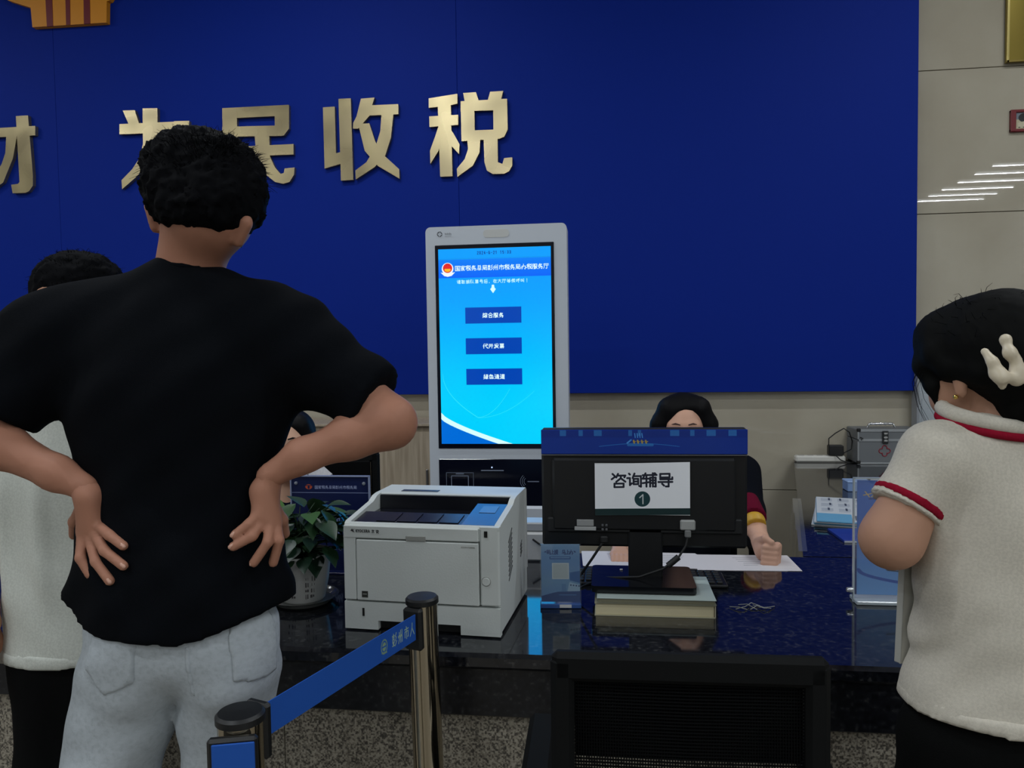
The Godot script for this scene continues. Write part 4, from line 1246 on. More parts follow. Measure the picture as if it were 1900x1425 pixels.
	part(wl, "body", MB.new().box(Vector3(0, 0.022, 0), Vector3(0.13, 0.044, 0.08), 0.003), mat(rgb(206, 208, 206), 0.6))
	part(wl, "label", MB.new().box(Vector3(-0.01, 0.024, 0.0405), Vector3(0.03, 0.03, 0.001)), mat(rgb(120, 122, 122), 0.7))
	# power strip, adapter
	var ps := thing("power_strip", "white power strip lying at the back of the counter by the wall", "power strip", Vector3(1.18, 0.76, -4.5))
	part(ps, "case", MB.new().box(Vector3(0, 0.018, 0), Vector3(0.27, 0.036, 0.055), 0.008), mat(rgb(220, 218, 210), 0.4))
	for k in 4:
		part(ps, "socket", MB.new().box(Vector3(-0.10 + 0.05 * k, 0.0365, 0), Vector3(0.03, 0.002, 0.03), 0.0005), mat(rgb(170, 168, 162), 0.5))
	var black := mat(rgb(20, 20, 21), 0.45)
	var ad := thing("power_adapter", "black plug-in adapter with a looped cable on the white power strip", "adapter", Vector3(1.262, 0.797, -4.49))
	part(ad, "body", MB.new().box(Vector3(0, 0.03, 0), Vector3(0.08, 0.058, 0.045), 0.005), black)
	part(ad, "cord", MB.new().tube([Vector3(-0.036, 0.055, 0), Vector3(-0.035, 0.095, 0.0), Vector3(0.0, 0.125, 0.0), Vector3(0.045, 0.152, 0.0), Vector3(0.075, 0.13, 0.0), Vector3(0.09, 0.08, 0.0), Vector3(0.085, 0.035, 0.0), Vector3(0.036, 0.012, 0.01)], 0.0032, 8), black)
	part(ad, "cord", MB.new().tube([Vector3(-0.005, 0.004, 0.024), Vector3(0.015, -0.018, 0.045), Vector3(0.05, -0.0325, 0.06), Vector3(0.09, -0.033, 0.05), Vector3(0.085, -0.0335, 0.02)], 0.0032, 8), black)
	# first aid case
	var alu := mat(rgb(168, 172, 176), 0.35, 0.55)
	var face := mat(rgb(122, 126, 130), 0.5, 0.3)
	var fa := thing("first_aid_case", "silver aluminium first-aid case with a red cross outline by the wall", "case", Vector3(1.52, 0.76, -4.45))
	part(fa, "body", MB.new().box(Vector3(0, 0.068, -0.05), Vector3(0.33, 0.128, 0.2), 0.004), face)
	var lid := part(fa, "lid", MB.new().box(Vector3(0, 0.163, -0.05), Vector3(0.33, 0.056, 0.2), 0.004), face)
	for y in [0.136, 0.130, 0.186]:
		part(fa, "edge_rail", MB.new().box(Vector3(0, y, 0.05), Vector3(0.334, 0.007 if y < 0.15 else 0.014, 0.006), 0.001), alu)
	part(fa, "edge_rail", MB.new().box(Vector3(0, 0.006, 0.05), Vector3(0.334, 0.010, 0.006), 0.001), alu)
	for s in [-1, 1]:
		part(fa, "edge_rail", MB.new().box(Vector3(s * 0.163, 0.095, 0.05), Vector3(0.008, 0.19, 0.006), 0.001), alu)
		for y in [0.012, 0.188]:
			part(fa, "corner_guard", MB.new().box(Vector3(s * 0.160, y, 0.046), Vector3(0.02, 0.02, 0.02), 0.004), black)
	var chrome := mat(rgb(210, 212, 214), 0.12, 1.0)
	part(lid, "latch", MB.new().box(Vector3(-0.024, 0.150, 0.057), Vector3(0.03, 0.07, 0.008), 0.002), mat(rgb(60, 62, 64), 0.3, 0.6))
	for y in [0.172, 0.150, 0.132]:
		part(lid, "latch", MB.new().box(Vector3(-0.024, y, 0.063), Vector3(0.022, 0.012, 0.008), 0.003), chrome)
	part(fa, "hinge", MB.new().tube([Vector3(-0.155, 0.150, 0.056), Vector3(-0.140, 0.144, 0.058), Vector3(-0.15, 0.136, 0.057)], 0.003, 6), black)
	var hd := part(fa, "handle", MB.new().tube([Vector3(-0.085, 0.194, -0.05), Vector3(-0.075, 0.212, -0.05), Vector3(0.05, 0.214, -0.05), Vector3(0.062, 0.194, -0.05)], 0.006, 8), chrome)
	for k in 5:
		part(hd, "grip_ring", MB.new().tube([Vector3(-0.07 + 0.025 * k, 0.213, -0.05), Vector3(-0.06 + 0.025 * k, 0.213, -0.05)], 0.0085, 8), chrome)
	var cross := MB.new()
	var loop := []
	for k in 4:
		var c := Vector3(cos(k * PI / 2), sin(k * PI / 2), 0) * 0.017
		for j in 9:
			var an := k * PI / 2 - PI * 0.62 + PI * 1.24 * j / 8.0
			loop.append(Vector3(-0.026, 0.075, 0.0515) + c + Vector3(cos(an), sin(an), 0) * 0.0125)
	loop.append(loop[0])
	cross.tube(loop, 0.0024, 6, false)
	part(fa, "cross_mark", cross, mat(rgb(150, 30, 52), 0.5))


func wall_things() -> void:
	var o := thing("brass_plaque", "brass plaque at the top right on the tiled wall", "plaque", Vector3(2.36, 2.937, -4.59))
	part(o, "plate", MB.new().box(Vector3(0, 0.3, 0.012), Vector3(0.386, 0.6, 0.024), 0.003), mat(rgb(150, 132, 62), 0.3, 0.8))
	part(o, "rim", MB.new().box(Vector3(-0.186, 0.3, 0.022), Vector3(0.012, 0.6, 0.008), 0.001), mat(rgb(206, 188, 120), 0.3, 0.8))
	part(o, "rim", MB.new().box(Vector3(0, 0.006, 0.022), Vector3(0.386, 0.012, 0.008), 0.001), mat(rgb(160, 140, 76), 0.3, 0.8))
	part(o, "mark", MB.new().tube([Vector3(-0.10, 0.19, 0.025), Vector3(-0.06, 0.21, 0.026), Vector3(0.0, 0.215, 0.025)], 0.005, 6), mat(rgb(70, 44, 24), 0.5))
	var f := thing("red_picture_frame", "small dark red framed picture on the tiled wall at the right edge", "picture frame", Vector3(2.38, 2.566, -4.6))
	part(f, "backing", MB.new().box(Vector3(0, 0.06, 0.006), Vector3(0.35, 0.11, 0.01)), mat(rgb(60, 56, 50), 0.7))
	for y in [0.008, 0.112]:
		part(f, "frame_bar", MB.new().box(Vector3(0, y, 0.01), Vector3(0.36, 0.016, 0.02), 0.003), mat(rgb(118, 26, 34), 0.35))
	for s in [-1, 1]:
		part(f, "frame_bar", MB.new().box(Vector3(s * 0.166, 0.06, 0.0105), Vector3(0.028, 0.118, 0.021), 0.003), mat(rgb(118, 26, 34), 0.35))
	var cv := Canvas.new(256, 96, rgb(190, 182, 150))
	cv.rect(0, 0, 256, 40, rgb(120, 130, 140))
	cv.disc(Vector2(36, 30), 24, 26, rgb(28, 30, 34))
	cv.disc(Vector2(100, 34), 20, 24, rgb(40, 44, 52))
	cv.poly(poly([10, 60, 60, 44, 90, 60, 140, 50, 256, 66, 256, 84, 10, 84]), rgb(204, 196, 168))
	for k in 12:
		cv.rect(12 + 20 * k, 84, 8, 5, rgb(40, 40, 40))
	var q := MB.new()
	q.face([Vector3(-0.152, 0.016, 0.0116), Vector3(0.152, 0.016, 0.0116), Vector3(0.152, 0.104, 0.0116), Vector3(-0.152, 0.104, 0.0116)], Vector3.BACK, [Vector2(0, 1), Vector2(1, 1), Vector2(1, 0), Vector2(0, 0)])
	part(f, "picture", q, printed(cv, 0.2))
	var rb := thing("red_notice_board", "red board on the wall, peeking out right of the woman's head", "notice board", Vector3(2.45, 1.2, -4.6))
	part(rb, "board", MB.new().box(Vector3(0, 0.2, 0.012), Vector3(0.37, 0.4, 0.024), 0.003), mat(rgb(150, 44, 36), 0.5))
	part(rb, "frame_bar", MB.new().box(Vector3(0, 0.395, 0.014), Vector3(0.374, 0.012, 0.03), 0.002), mat(rgb(120, 34, 30), 0.5))
	# clear rack on the wall to the right of the board
	var acrylic := mat(Color(0.85, 0.9, 0.95, 0.25), 0.08)
	acrylic.transparency = BaseMaterial3D.TRANSPARENCY_ALPHA
	var rim := mat(rgb(150, 154, 160), 0.2)
	var r := thing("acrylic_rack", "clear acrylic paper rack on the wall beside the board's lower corner", "paper rack", Vector3(1.908, 0.766, -4.52))
	part(r, "back_plate", MB.new().box(Vector3(0, 0.26, -0.06), Vector3(0.40, 0.52, 0.004)), acrylic)
	part(r, "side_plate", MB.new().box(Vector3(-0.205, 0.275, -0.02), Vector3(0.012, 0.55, 0.08), 0.003), rim)
	part(r, "side_plate", MB.new().box(Vector3(0.205, 0.275, -0.02), Vector3(0.012, 0.55, 0.08), 0.003), rim)
	part(r, "front_plate", MB.new().box(Vector3(0, 0.22, 0.01), Vector3(0.40, 0.44, 0.004)), acrylic)
	part(r, "shelf", MB.new().box(Vector3(0, 0.004, -0.02), Vector3(0.41, 0.008, 0.08), 0.002), rim)
	part(r, "front_rim", MB.new().box(Vector3(0, 0.44, 0.012), Vector3(0.41, 0.006, 0.008), 0.001), mat(rgb(206, 208, 206), 0.3))
	var pp := thing("rack_paper", "white papers standing in the clear rack behind the woman's shoulder", "paper", Vector3(1.9, 0.776, -4.545))
	part(pp, "sheet", MB.new().box(Vector3(0, 0.18, 0), Vector3(0.37, 0.36, 0.012), 0.001), mat(rgb(186, 186, 182), 0.7))
	part(pp, "sheet", MB.new().box(Vector3(0.01, 0.17, 0.014), Vector3(0.35, 0.33, 0.006), 0.001), mat(rgb(176, 178, 174), 0.7))
	part(pp, "binder_clip", MB.new().tube([Vector3(-0.03, 0.31, 0.02), Vector3(-0.01, 0.335, 0.022), Vector3(0.03, 0.345, 0.02)], 0.003, 6), mat(rgb(30, 30, 32), 0.4))


func queue_posts() -> void:
	var chrome := mat(rgb(188, 178, 158), 0.12, 1.0)
	var black := mat(rgb(16, 18, 20), 0.45)
	var blue := mat(rgb(14, 82, 176), 0.75)
	var near := Vector3(-0.516, 0, -1.003)
	var far := Vector3(-0.352, 0, -1.476)
	for s in [[near, "chrome queue post nearest the camera, in front of the man's jeans", 0.0, 0.031, 0.0], [far, "chrome queue post standing in front of the white printer", 0.02, 0.030, 0.014]]:
		var o := thing("queue_post", s[1], "queue post", s[0], 0.0, "chrome queue posts")
		o.rotation.z = s[2]
		part(o, "base", MB.new().lathe([Vector2(0, 0), Vector2(0.13, 0), Vector2(0.132, 0.006), Vector2(0.12, 0.016), Vector2(0.06, 0.03), Vector2(0.034, 0.04), Vector2(0, 0.04)], 40), chrome)
		part(o, "pole", MB.new().lathe([Vector2(s[3], 0.03), Vector2(s[3], 0.908 + s[4])], 40), chrome)
		part(o, "cap", MB.new().lathe([Vector2(s[3] + 0.001, 0.905 + s[4]), Vector2(s[3] + 0.0028, 0.906 + s[4]), Vector2(s[3] + 0.0028, 0.915 + s[4]), Vector2(s[3] - 0.001, 0.919 + s[4]), Vector2(0, 0.920 + s[4])], 40), black)
		var dir := ((far - near) * (1.0 if s[0] == near else -1.0)).normalized()
		var side := Basis.looking_at(-dir, Vector3.UP)
		part(o, "belt_head", MB.new().box(dir * (s[3] + 0.003) + Vector3(0, 0.878, 0), Vector3(0.042, 0.082, 0.016), 0.005, side), black)
		if s[0] == near:
			# the belt end clipped on the camera side
			var f := Basis(Vector3.UP, 0.28)
			part(o, "belt_clip", MB.new().box(f * Vector3(-0.004, 0.871, s[3] + 0.004), Vector3(0.066, 0.058, 0.014), 0.004, f), black)
			part(o, "belt_end", MB.new().box(f * Vector3(-0.002, 0.871, s[3] + 0.0125), Vector3(0.056, 0.047, 0.003), 0.001, f), blue)
	# the belt between the two posts
	var a := near + (far - near).normalized() * 0.045 + Vector3(0, 0.884, 0)
	var b := far - (far - near).normalized() * 0.048 + Vector3(-0.006, 0.886, 0)
	var ln := (b - a).length()
	var cv := Canvas.new(1024, 120, rgb(14, 82, 176))
	for x in 1024:
		if x % 3 == 0:
			cv.rect(x, 0, 1, 120, rgb(12, 76, 168))
	cv.disc(Vector2(760, 60), 26, 34, rgb(120, 150, 130))
	cv.disc(Vector2(760, 60), 20, 27, rgb(14, 82, 176))
	cv.disc(Vector2(760, 60), 15, 20, rgb(126, 156, 132))
	cv.line(Vector2(742, 60), Vector2(778, 60), 3, rgb(14, 82, 176))
	cv.line(Vector2(742, 84), Vector2(778, 90), 4, rgb(120, 150, 130))
	var word := "彭州市人"
	for k in 4:
		cv.glyph(word[k], 826 + 50 * k, 30, 56, 2.8, rgb(150, 176, 160), 0.62)
	var o := thing("queue_belt", "blue printed queue belt stretched between the two chrome posts", "belt", a)
	var x := (b - a).normalized()
	var zz := x.cross(Vector3.UP).normalized()
	var bs := Basis(x, zz.cross(x), zz)
	part(o, "strap", MB.new().box(bs * Vector3(ln / 2, 0, 0), Vector3(ln, 0.05, 0.0016), 0.0, bs), blue)
	var q := MB.new()
	var h := 0.0246
	q.face([bs * Vector3(0, -h, 0.001), bs * Vector3(ln, -h, 0.001), bs * Vector3(ln, h, 0.001), bs * Vector3(0, h, 0.001)], bs.z, [Vector2(0, 1), Vector2(1, 1), Vector2(1, 0), Vector2(0, 0)])
	part(o, "print", q, printed(cv, 0.75))


func chair(label: String, at: Vector3, turn: float, lift := 0.0) -> Node3D:
	# local: the backrest's rear face looks to +z, the seat goes to -z
	var black := mat(rgb(9, 11, 12), 0.7, 0.0, 0.3)
	var fabric := mat(rgb(14, 15, 16), 0.9, 0.0, 0.2)
	var o := thing("mesh_office_chair", label, "chair", at, turn, "black mesh office chairs")
	var y := lift
	var fr := part(o, "back_frame", MB.new().box(Vector3(0, 0.945 + y, 0), Vector3(0.40, 0.045, 0.024), 0.008), black)
	for s in [-1, 1]:
		part(o, "back_frame", MB.new().box(Vector3(s * 0.185, 0.73 + y, 0), Vector3(0.035, 0.46, 0.024), 0.008), black)
		part(o, "armrest", MB.new().box(Vector3(s * 0.235, 0.70 + y, -0.2), Vector3(0.055, 0.03, 0.26), 0.01), black)
		part(o, "arm_post", MB.new().tube([Vector3(s * 0.235, 0.69 + y, -0.2), Vector3(s * 0.24, 0.55 + y, -0.2), Vector3(s * 0.19, 0.45 + y, -0.22)], 0.014, 8), black)
	part(o, "back_frame", MB.new().box(Vector3(0, 0.52 + y, 0), Vector3(0.40, 0.04, 0.024), 0.008), black)
	# woven mesh: crossing threads as one web
	var web := MB.new()
	for k in 84:
		var x := -0.166 + 0.004 * k
		web.tube([Vector3(x, 0.535 + y, -0.006), Vector3(x, 0.73 + y, -0.001), Vector3(x, 0.928 + y, -0.006)], 0.0011, 3, false)
	for k in 76:
		var yy := 0.54 + 0.0051 * k + y
		web.tube([Vector3(-0.17, yy, -0.006), Vector3(0, yy, -0.002), Vector3(0.17, yy, -0.006)], 0.0015, 3, false)
	var w := part(o, "mesh_web", web, fabric)
	w.set_meta("kind", "stuff")
	part(o, "lumbar_bar", MB.new().box(Vector3(0, 0.66 + y, -0.02), Vector3(0.34, 0.03, 0.01), 0.004), black)
	part(o, "back_pad", MB.new().box(Vector3(0, 0.865 + y, -0.014), Vector3(0.335, 0.13, 0.012), 0.005), fabric)
	part(o, "seat", MB.new().box(Vector3(0, 0.45 + y, -0.2), Vector3(0.44, 0.07, 0.38), 0.025), fabric)
	part(o, "back_spine", MB.new().tube([Vector3(0, 0.52 + y, -0.012), Vector3(0, 0.46 + y, -0.03), Vector3(0, 0.405 + y, -0.1)], 0.022, 8), black)
	part(o, "column", MB.new().tube([Vector3(0, 0.42 + y, -0.2), Vector3(0, 0.08, -0.2)], 0.028, 12), black)
	for k in 5:
		var an := TAU * k / 5.0 + 0.3
		var d := Vector3(cos(an), 0, sin(an)) * 0.24
		var lg := part(o, "leg", MB.new().tube([Vector3(0, 0.10, -0.2), Vector3(0, 0.085, -0.2) + d * 0.5, Vector3(0, 0.066, -0.2) + d], [0.024, 0.02, 0.014], 8), black)
		part(lg, "caster", MB.new().tube([Vector3(0, 0.026, -0.2) + d + Vector3(-0.02, 0, 0), Vector3(0, 0.026, -0.2) + d + Vector3(0.02, 0, 0)], 0.026, 14), black)
	return o


func chairs() -> void:
	chair("black mesh office chair in the foreground with its back to the camera", Vector3(0.113, 0, -1.14), 0.02)
	chair("black office chair of the clerk behind the monitor", Vector3(0.30, 0, -3.12), PI - 0.05)
	chair("black office chair of the clerk beyond the man's elbow", Vector3(-1.10, 0, -2.92), PI + 0.12, 0.06)


# A head looking along +z about the middle between the ears; returns nothing, adds skin to mb.
func head_skin(mb: MB, xf: Transform3D, neck := 0.1, lean := -0.018) -> void:
	var s := Sdf.new()
	s.cap(Vector3(0, 0.035, -0.02), Vector3(0, 0.035, 0.012), 0.076, 0.074, 0.03, Vector3(0.98, 1.08, 1.08))
	s.cap(Vector3(0, 0.0, 0.03), Vector3(0, -0.06, 0.042), 0.060, 0.046, 0.03)
	s.ball(Vector3(0, -0.086, 0.052), 0.027, 0.03)
	for k in [-1, 1]:
		s.ball(Vector3(k * 0.034, -0.022, 0.055), 0.03, 0.02)
		s.cap(Vector3(k * 0.075, 0.018, -0.006), Vector3(k * 0.073, -0.02, 0.0), 0.014, 0.011, 0.008, Vector3(0.6, 1, 1))
		s.cap(Vector3(k * 0.012, 0.032, 0.084), Vector3(k * 0.042, 0.030, 0.070), 0.011, 0.011, 0.014)
		s.ball(Vector3(k * 0.010, -0.030, 0.096), 0.009, 0.006)
	s.cap(Vector3(0, 0.018, 0.090), Vector3(0, -0.026, 0.104), 0.008, 0.011, 0.012)
	s.cap(Vector3(0, -0.078, 0.0), Vector3(0, -0.085 - neck, lean), 0.046, 0.050, 0.03)
	for k in [-1, 1]:
		s.cut(Vector3(k * 0.031, 0.012, 0.106), Vector3(k * 0.034, 0.012, 0.104), 0.014, 0.014, 0.012)
	s.append(mb, 0.0045, xf)


func face_parts(parent: Node, xf: Transform3D, hair: Material) -> void:
	var white := mat(rgb(206, 200, 194), 0.3)
	var iris := mat(rgb(34, 22, 18), 0.2)
	var lip := mat(rgb(150, 78, 74), 0.5)
	for k in [-1, 1]:
		var e := Sdf.new()
		e.ball(Vector3(k * 0.031, 0.012, 0.083), 0.0115, 0.005, Vector3(1.1, 0.48, 0.95))
		var mb := MB.new()
		e.append(mb, 0.003, xf)
		var ey := part(parent, "eye", mb, white)
		var i := MB.new()
		Sdf.new().ball(Vector3(k * 0.031, 0.012, 0.0915), 0.0056, 0.002, Vector3(1, 0.95, 0.75)).append(i, 0.002, xf)
		part(ey, "iris", i, iris)
		var b := MB.new()
		b.tube([xf * Vector3(k * 0.014, 0.034, 0.0975), xf * Vector3(k * 0.030, 0.038, 0.0925), xf * Vector3(k * 0.048, 0.033, 0.079)], [0.0022, 0.003, 0.0014], 6)
		part(parent, "eyebrow", b, hair)
	var l := MB.new()
	Sdf.new().cap(Vector3(-0.017, -0.060, 0.085), Vector3(0.017, -0.060, 0.085), 0.005, 0.005, 0.004, Vector3(1, 0.9, 1)).cap(Vector3(-0.008, -0.058, 0.0885), Vector3(0.008, -0.058, 0.0885), 0.006, 0.006, 0.006).append(l, 0.0025, xf)
	part(parent, "lips", l, lip)


# A hand: metacarpals from the wrist to the knuckles, then a chain for each finger.
func hand_skin(mb: MB, wrist: Vector3, arm: Vector3, fingers: Array, thumb: Array, r := 0.0078) -> void:
	var s := Sdf.new()
	s.cap(arm, wrist, 0.0215, 0.0195, 0.02)
	for f in fingers:
		s.cap(wrist, f[0], 0.017, 0.0108, 0.013)
	for f in fingers:
		s.chain(f, [r * 1.18, r * 1.04, r * 0.98, r * 0.82].slice(0, f.size()), 0.0035)
	s.chain(thumb, [0.013, 0.0105, 0.009].slice(0, thumb.size()), 0.006)
	s.append(mb, 0.0034)


func nails(parent: Node, fingers: Array, m: Material) -> void:
	for f in fingers:
		var tip: Vector3 = f[f.size() - 1]
		var back: Vector3 = f[f.size() - 2]
		var d := (tip - back).normalized()
		var mb := MB.new()
		Sdf.new().cap(tip - d * 0.001 + Vector3(0, 0.002, 0.0042), tip + d * 0.004 + Vector3(0, 0.002, 0.0036), 0.0042, 0.004, 0.002, Vector3(1, 1, 0.7)).append(mb, 0.002)
		part(parent, "fingernail", mb, m)


func shifted(mb: MB, by: Vector3) -> MB:
	for j in mb.v.size():
		mb.v[j] -= by
	return mb


func person(label: String, at: Vector3) -> Node3D:
	return thing("person", label, "person", at)


func worn(o: Node3D, called: String, mb: MB, m: Material, label := "") -> MeshInstance3D:
	return part(o, called, shifted(mb, o.position), m, Vector3.ZERO, label)


func people() -> void:
	man_in_black()
	person_in_grey()
	woman_in_polo()
	clerk_at_monitor()
	clerk_behind_man()


func shoes(o: Node3D, xs: Array, z: float, m: Material) -> void:
	for x in xs:
		var s := Sdf.new()
		s.cap(Vector3(x, 0.045, z + 0.06), Vector3(x, 0.035, z - 0.14), 0.042, 0.036, 0.02, Vector3(0.95, 0.95, 1))
		s.cap(Vector3(x, 0.05, z + 0.05), Vector3(x, 0.10, z + 0.04), 0.044, 0.042, 0.02)
		s.plane(Vector3.DOWN, Vector3(0, 0.001, 0))
		var mb := MB.new()
		s.append(mb, 0.01)
		worn(o, "shoe", mb, m)


func hips(q: Sdf) -> void:
	q.chain([Vector3(-0.737, 1.0019, -1.2358), Vector3(-0.7346, 0.9617, -1.2292)], [0.150, 0.170], 0.04, Vector3(1, 0.7, 0.60))
	q.cap(Vector3(-0.7932, 0.9031, -1.1869), Vector3(-0.8001, 0.8715, -1.1866), 0.068, 0.070, 0.06)
	q.cap(Vector3(-0.6382, 0.9062, -1.2064), Vector3(-0.634, 0.8799, -1.2077), 0.068, 0.068, 0.06)
	q.chain([Vector3(-0.8148, 0.8746, -1.2152), Vector3(-0.8339, 0.8005, -1.2094), Vector3(-0.8546, 0.706, -1.1975)], [0.090, 0.082, 0.080], 0.012)
	q.chain([Vector3(-0.6541, 0.8768, -1.2353), Vector3(-0.6595, 0.7933, -1.2308), Vector3(-0.6702, 0.6978, -1.2302)], [0.088, 0.074, 0.062], 0.012)


func man_in_black() -> void:
	var skin := mat(rgb(172, 122, 100), 0.55, 0.0, 0.35)
	var hair := mat(rgb(10, 11, 14), 0.75, 0.0, 0.15)
	var tee := cloth(rgb(10, 13, 18), 60.0, 1.0)
	var denim := cloth(rgb(182, 190, 196), 90.0, 2.0)
	denim.albedo_texture = noise_tex(0.012, [[0.0, Color(0.9, 0.9, 0.9)], [0.5, Color(0.97, 0.97, 0.97)], [1.0, Color(1, 1, 1)]], FastNoiseLite.TYPE_SIMPLEX, 5, 81, 256)
	var base := Vector3(-0.7415, 0.9114, -1.2361)
	base.y = 0.0
	var o := person("standing man in a black t-shirt and pale jeans, hands on his hips", base)
	# skin: head, neck, arms, hands
	var mb := MB.new()
	var s := Sdf.new()
	s.cap(Vector3(-0.687, 1.71, -1.2744), Vector3(-0.6714, 1.6605, -1.2589), 0.078, 0.068, 0.03, Vector3(1, 1.1, 1.15))
	s.cap(Vector3(-0.6986, 1.6489, -1.2954), Vector3(-0.7068, 1.6288, -1.3187), 0.050, 0.040, 0.03)
	s.cap(Vector3(-0.7043, 1.6488, -1.2644), Vector3(-0.7353, 1.5406, -1.2909), 0.051, 0.060, 0.03)
	s.cap(Vector3(-0.7759, 1.6731, -1.2515), Vector3(-0.7727, 1.6396, -1.2555), 0.0140, 0.0105, 0.008, Vector3(0.8, 1, 1))
	s.cap(Vector3(-0.5981, 1.6376, -1.2347), Vector3(-0.6166, 1.6099, -1.2433), 0.0135, 0.0120, 0.008, Vector3(0.9, 1, 0.9))
	s.cut(Vector3(-0.5996, 1.6253, -1.2179), Vector3(-0.607, 1.612, -1.2224), 0.007, 0.006, 0.004)
	s.append(mb, 0.005)
	var a := Sdf.new()
	a.chain([Vector3(-0.5507, 1.4328, -1.2837), Vector3(-0.3607, 1.3041, -1.246)], [0.052, 0.041], 0.02)
	a.chain([Vector3(-0.3608, 1.2969, -1.2457), Vector3(-0.4237, 1.2775, -1.2269), Vector3(-0.4984, 1.2502, -1.2032), Vector3(-0.5513, 1.2174, -1.1951)], [0.041, 0.034, 0.0265, 0.0215], 0.02)
	a.append(mb, 0.007)
	var b := Sdf.new()
	b.chain([Vector3(-0.9599, 1.4389, -1.2331), Vector3(-1.051, 1.3054, -1.1601)], [0.052, 0.044], 0.02)
	b.chain([Vector3(-1.0528, 1.2965, -1.1595), Vector3(-0.9945, 1.2718, -1.1555), Vector3(-0.8971, 1.2279, -1.1525), Vector3(-0.8465, 1.2032, -1.1537)], [0.044, 0.035, 0.0265, 0.0215], 0.02)
	b.append(mb, 0.007)
	var rf := [[Vector3(-0.5634, 1.1578, -1.1737), Vector3(-0.5713, 1.147, -1.1591), Vector3(-0.5908, 1.1315, -1.15)], [Vector3(-0.5562, 1.1497, -1.1793), Vector3(-0.5646, 1.1281, -1.1551), Vector3(-0.5926, 1.1132, -1.1469)], [Vector3(-0.5476, 1.1451, -1.1842), Vector3(-0.5417, 1.1173, -1.1615), Vector3(-0.5642, 1.0849, -1.1572)], [Vector3(-0.5423, 1.1433, -1.1928), Vector3(-0.5297, 1.1162, -1.177), Vector3(-0.5421, 1.079, -1.1799)]]
	hand_skin(mb, Vector3(-0.5594, 1.1929, -1.193), Vector3(-0.5469, 1.2209, -1.1958), rf, [Vector3(-0.5556, 1.1699, -1.2055), Vector3(-0.5487, 1.1375, -1.2301), Vector3(-0.5539, 1.1088, -1.2534)])
	var lf := [[Vector3(-0.8285, 1.1456, -1.1503), Vector3(-0.7916, 1.1327, -1.129), Vector3(-0.7634, 1.1177, -1.1218)], [Vector3(-0.8338, 1.1351, -1.1491), Vector3(-0.797, 1.1089, -1.1232), Vector3(-0.7593, 1.0881, -1.1139)], [Vector3(-0.8437, 1.1311, -1.1507), Vector3(-0.8134, 1.0909, -1.1244), Vector3(-0.7831, 1.0635, -1.1138)], [Vector3(-0.8551, 1.1329, -1.1534), Vector3(-0.8462, 1.0942, -1.1326), Vector3(-0.8283, 1.0682, -1.1296)]]
	hand_skin(mb, Vector3(-0.8392, 1.1894, -1.1519), Vector3(-0.8515, 1.2057, -1.1542), lf, [Vector3(-0.8651, 1.169, -1.172), Vector3(-0.9002, 1.1378, -1.1964), Vector3(-0.9194, 1.11, -1.218)])
	var body := worn(o, "body", mb, skin)
	var nail := mat(rgb(206, 160, 140), 0.35)
	for f in [rf, lf]:
		var loc := []
		for g in f:
			var l := []
			for p in g:
				l.append(p - base)
			loc.append(l)
		nails(body, loc, nail)
	# t-shirt
	var t := Sdf.new()
	t.chain([Vector3(-0.7521, 1.3743, -1.2711), Vector3(-0.745, 1.3418, -1.2604), Vector3(-0.7406, 1.211, -1.2499), Vector3(-0.7359, 1.0159, -1.2365), Vector3(-0.7349, 0.9273, -1.2326)], [0.186, 0.190, 0.156, 0.180, 0.188], 0.05, Vector3(1, 1, 0.66))
	t.cap(Vector3(-0.912, 1.4551, -1.2448), Vector3(-0.5853, 1.4503, -1.2853), 0.075, 0.075, 0.05)
	t.cap(Vector3(-0.7375, 1.5183, -1.2846), Vector3(-0.9341, 1.4555, -1.2471), 0.062, 0.070, 0.05)
	t.cap(Vector3(-0.7375, 1.5183, -1.2846), Vector3(-0.5687, 1.4501, -1.2924), 0.062, 0.070, 0.05)
	t.cap(Vector3(-0.5507, 1.4328, -1.2837), Vector3(-0.389, 1.3376, -1.2592), 0.082, 0.062, 0.05, Vector3.ONE, true)
	t.cap(Vector3(-0.9627, 1.439, -1.2327), Vector3(-1.0252, 1.3271, -1.1795), 0.084, 0.072, 0.05, Vector3.ONE, true)
	t.cap(Vector3(-0.9134, 0.9903, -1.2082), Vector3(-0.8672, 1.0333, -1.1857), 0.012, 0.024, 0.03)
	t.cap(Vector3(-0.5669, 0.9856, -1.2613), Vector3(-0.5693, 1.0303, -1.2327), 0.014, 0.024, 0.03)
	t.style = "black_tee"
	t.cx = base.x
	var tm := MB.new()
	t.append(tm, 0.0085)
	var shirt := worn(o, "t_shirt", tm, tee)
	var ring := []
	for j in 17:
		var an := TAU * j / 16.0
		ring.append(Vector3(-0.7352, 1.5639, -1.2869) + Vector3(cos(an) * 0.064, 0.004 * sin(an), sin(an) * 0.062) - base)
	part(shirt, "collar", MB.new().tube(ring, 0.0065, 8, false), tee)
	# hair
	var h := Sdf.new()
	h.cap(Vector3(-0.7062, 1.7317, -1.273), Vector3(-0.6674, 1.7218, -1.2774), 0.078, 0.078, 0.03, Vector3(1, 0.95, 1.15))
	h.cap(Vector3(-0.7107, 1.6882, -1.2573), Vector3(-0.6581, 1.6781, -1.2533), 0.066, 0.072, 0.03, Vector3(1, 0.85, 1.25))
	h.cap(Vector3(-0.6984, 1.6568, -1.2373), Vector3(-0.6549, 1.65, -1.2383), 0.046, 0.046, 0.02, Vector3(1, 0.72, 1.5))
	h.cap(Vector3(-0.6151, 1.6972, -1.2576), Vector3(-0.609, 1.6642, -1.2568), 0.034, 0.026, 0.03)
	h.cap(Vector3(-0.7412, 1.7436, -1.2541), Vector3(-0.7415, 1.7104, -1.2525), 0.034, 0.022, 0.03)
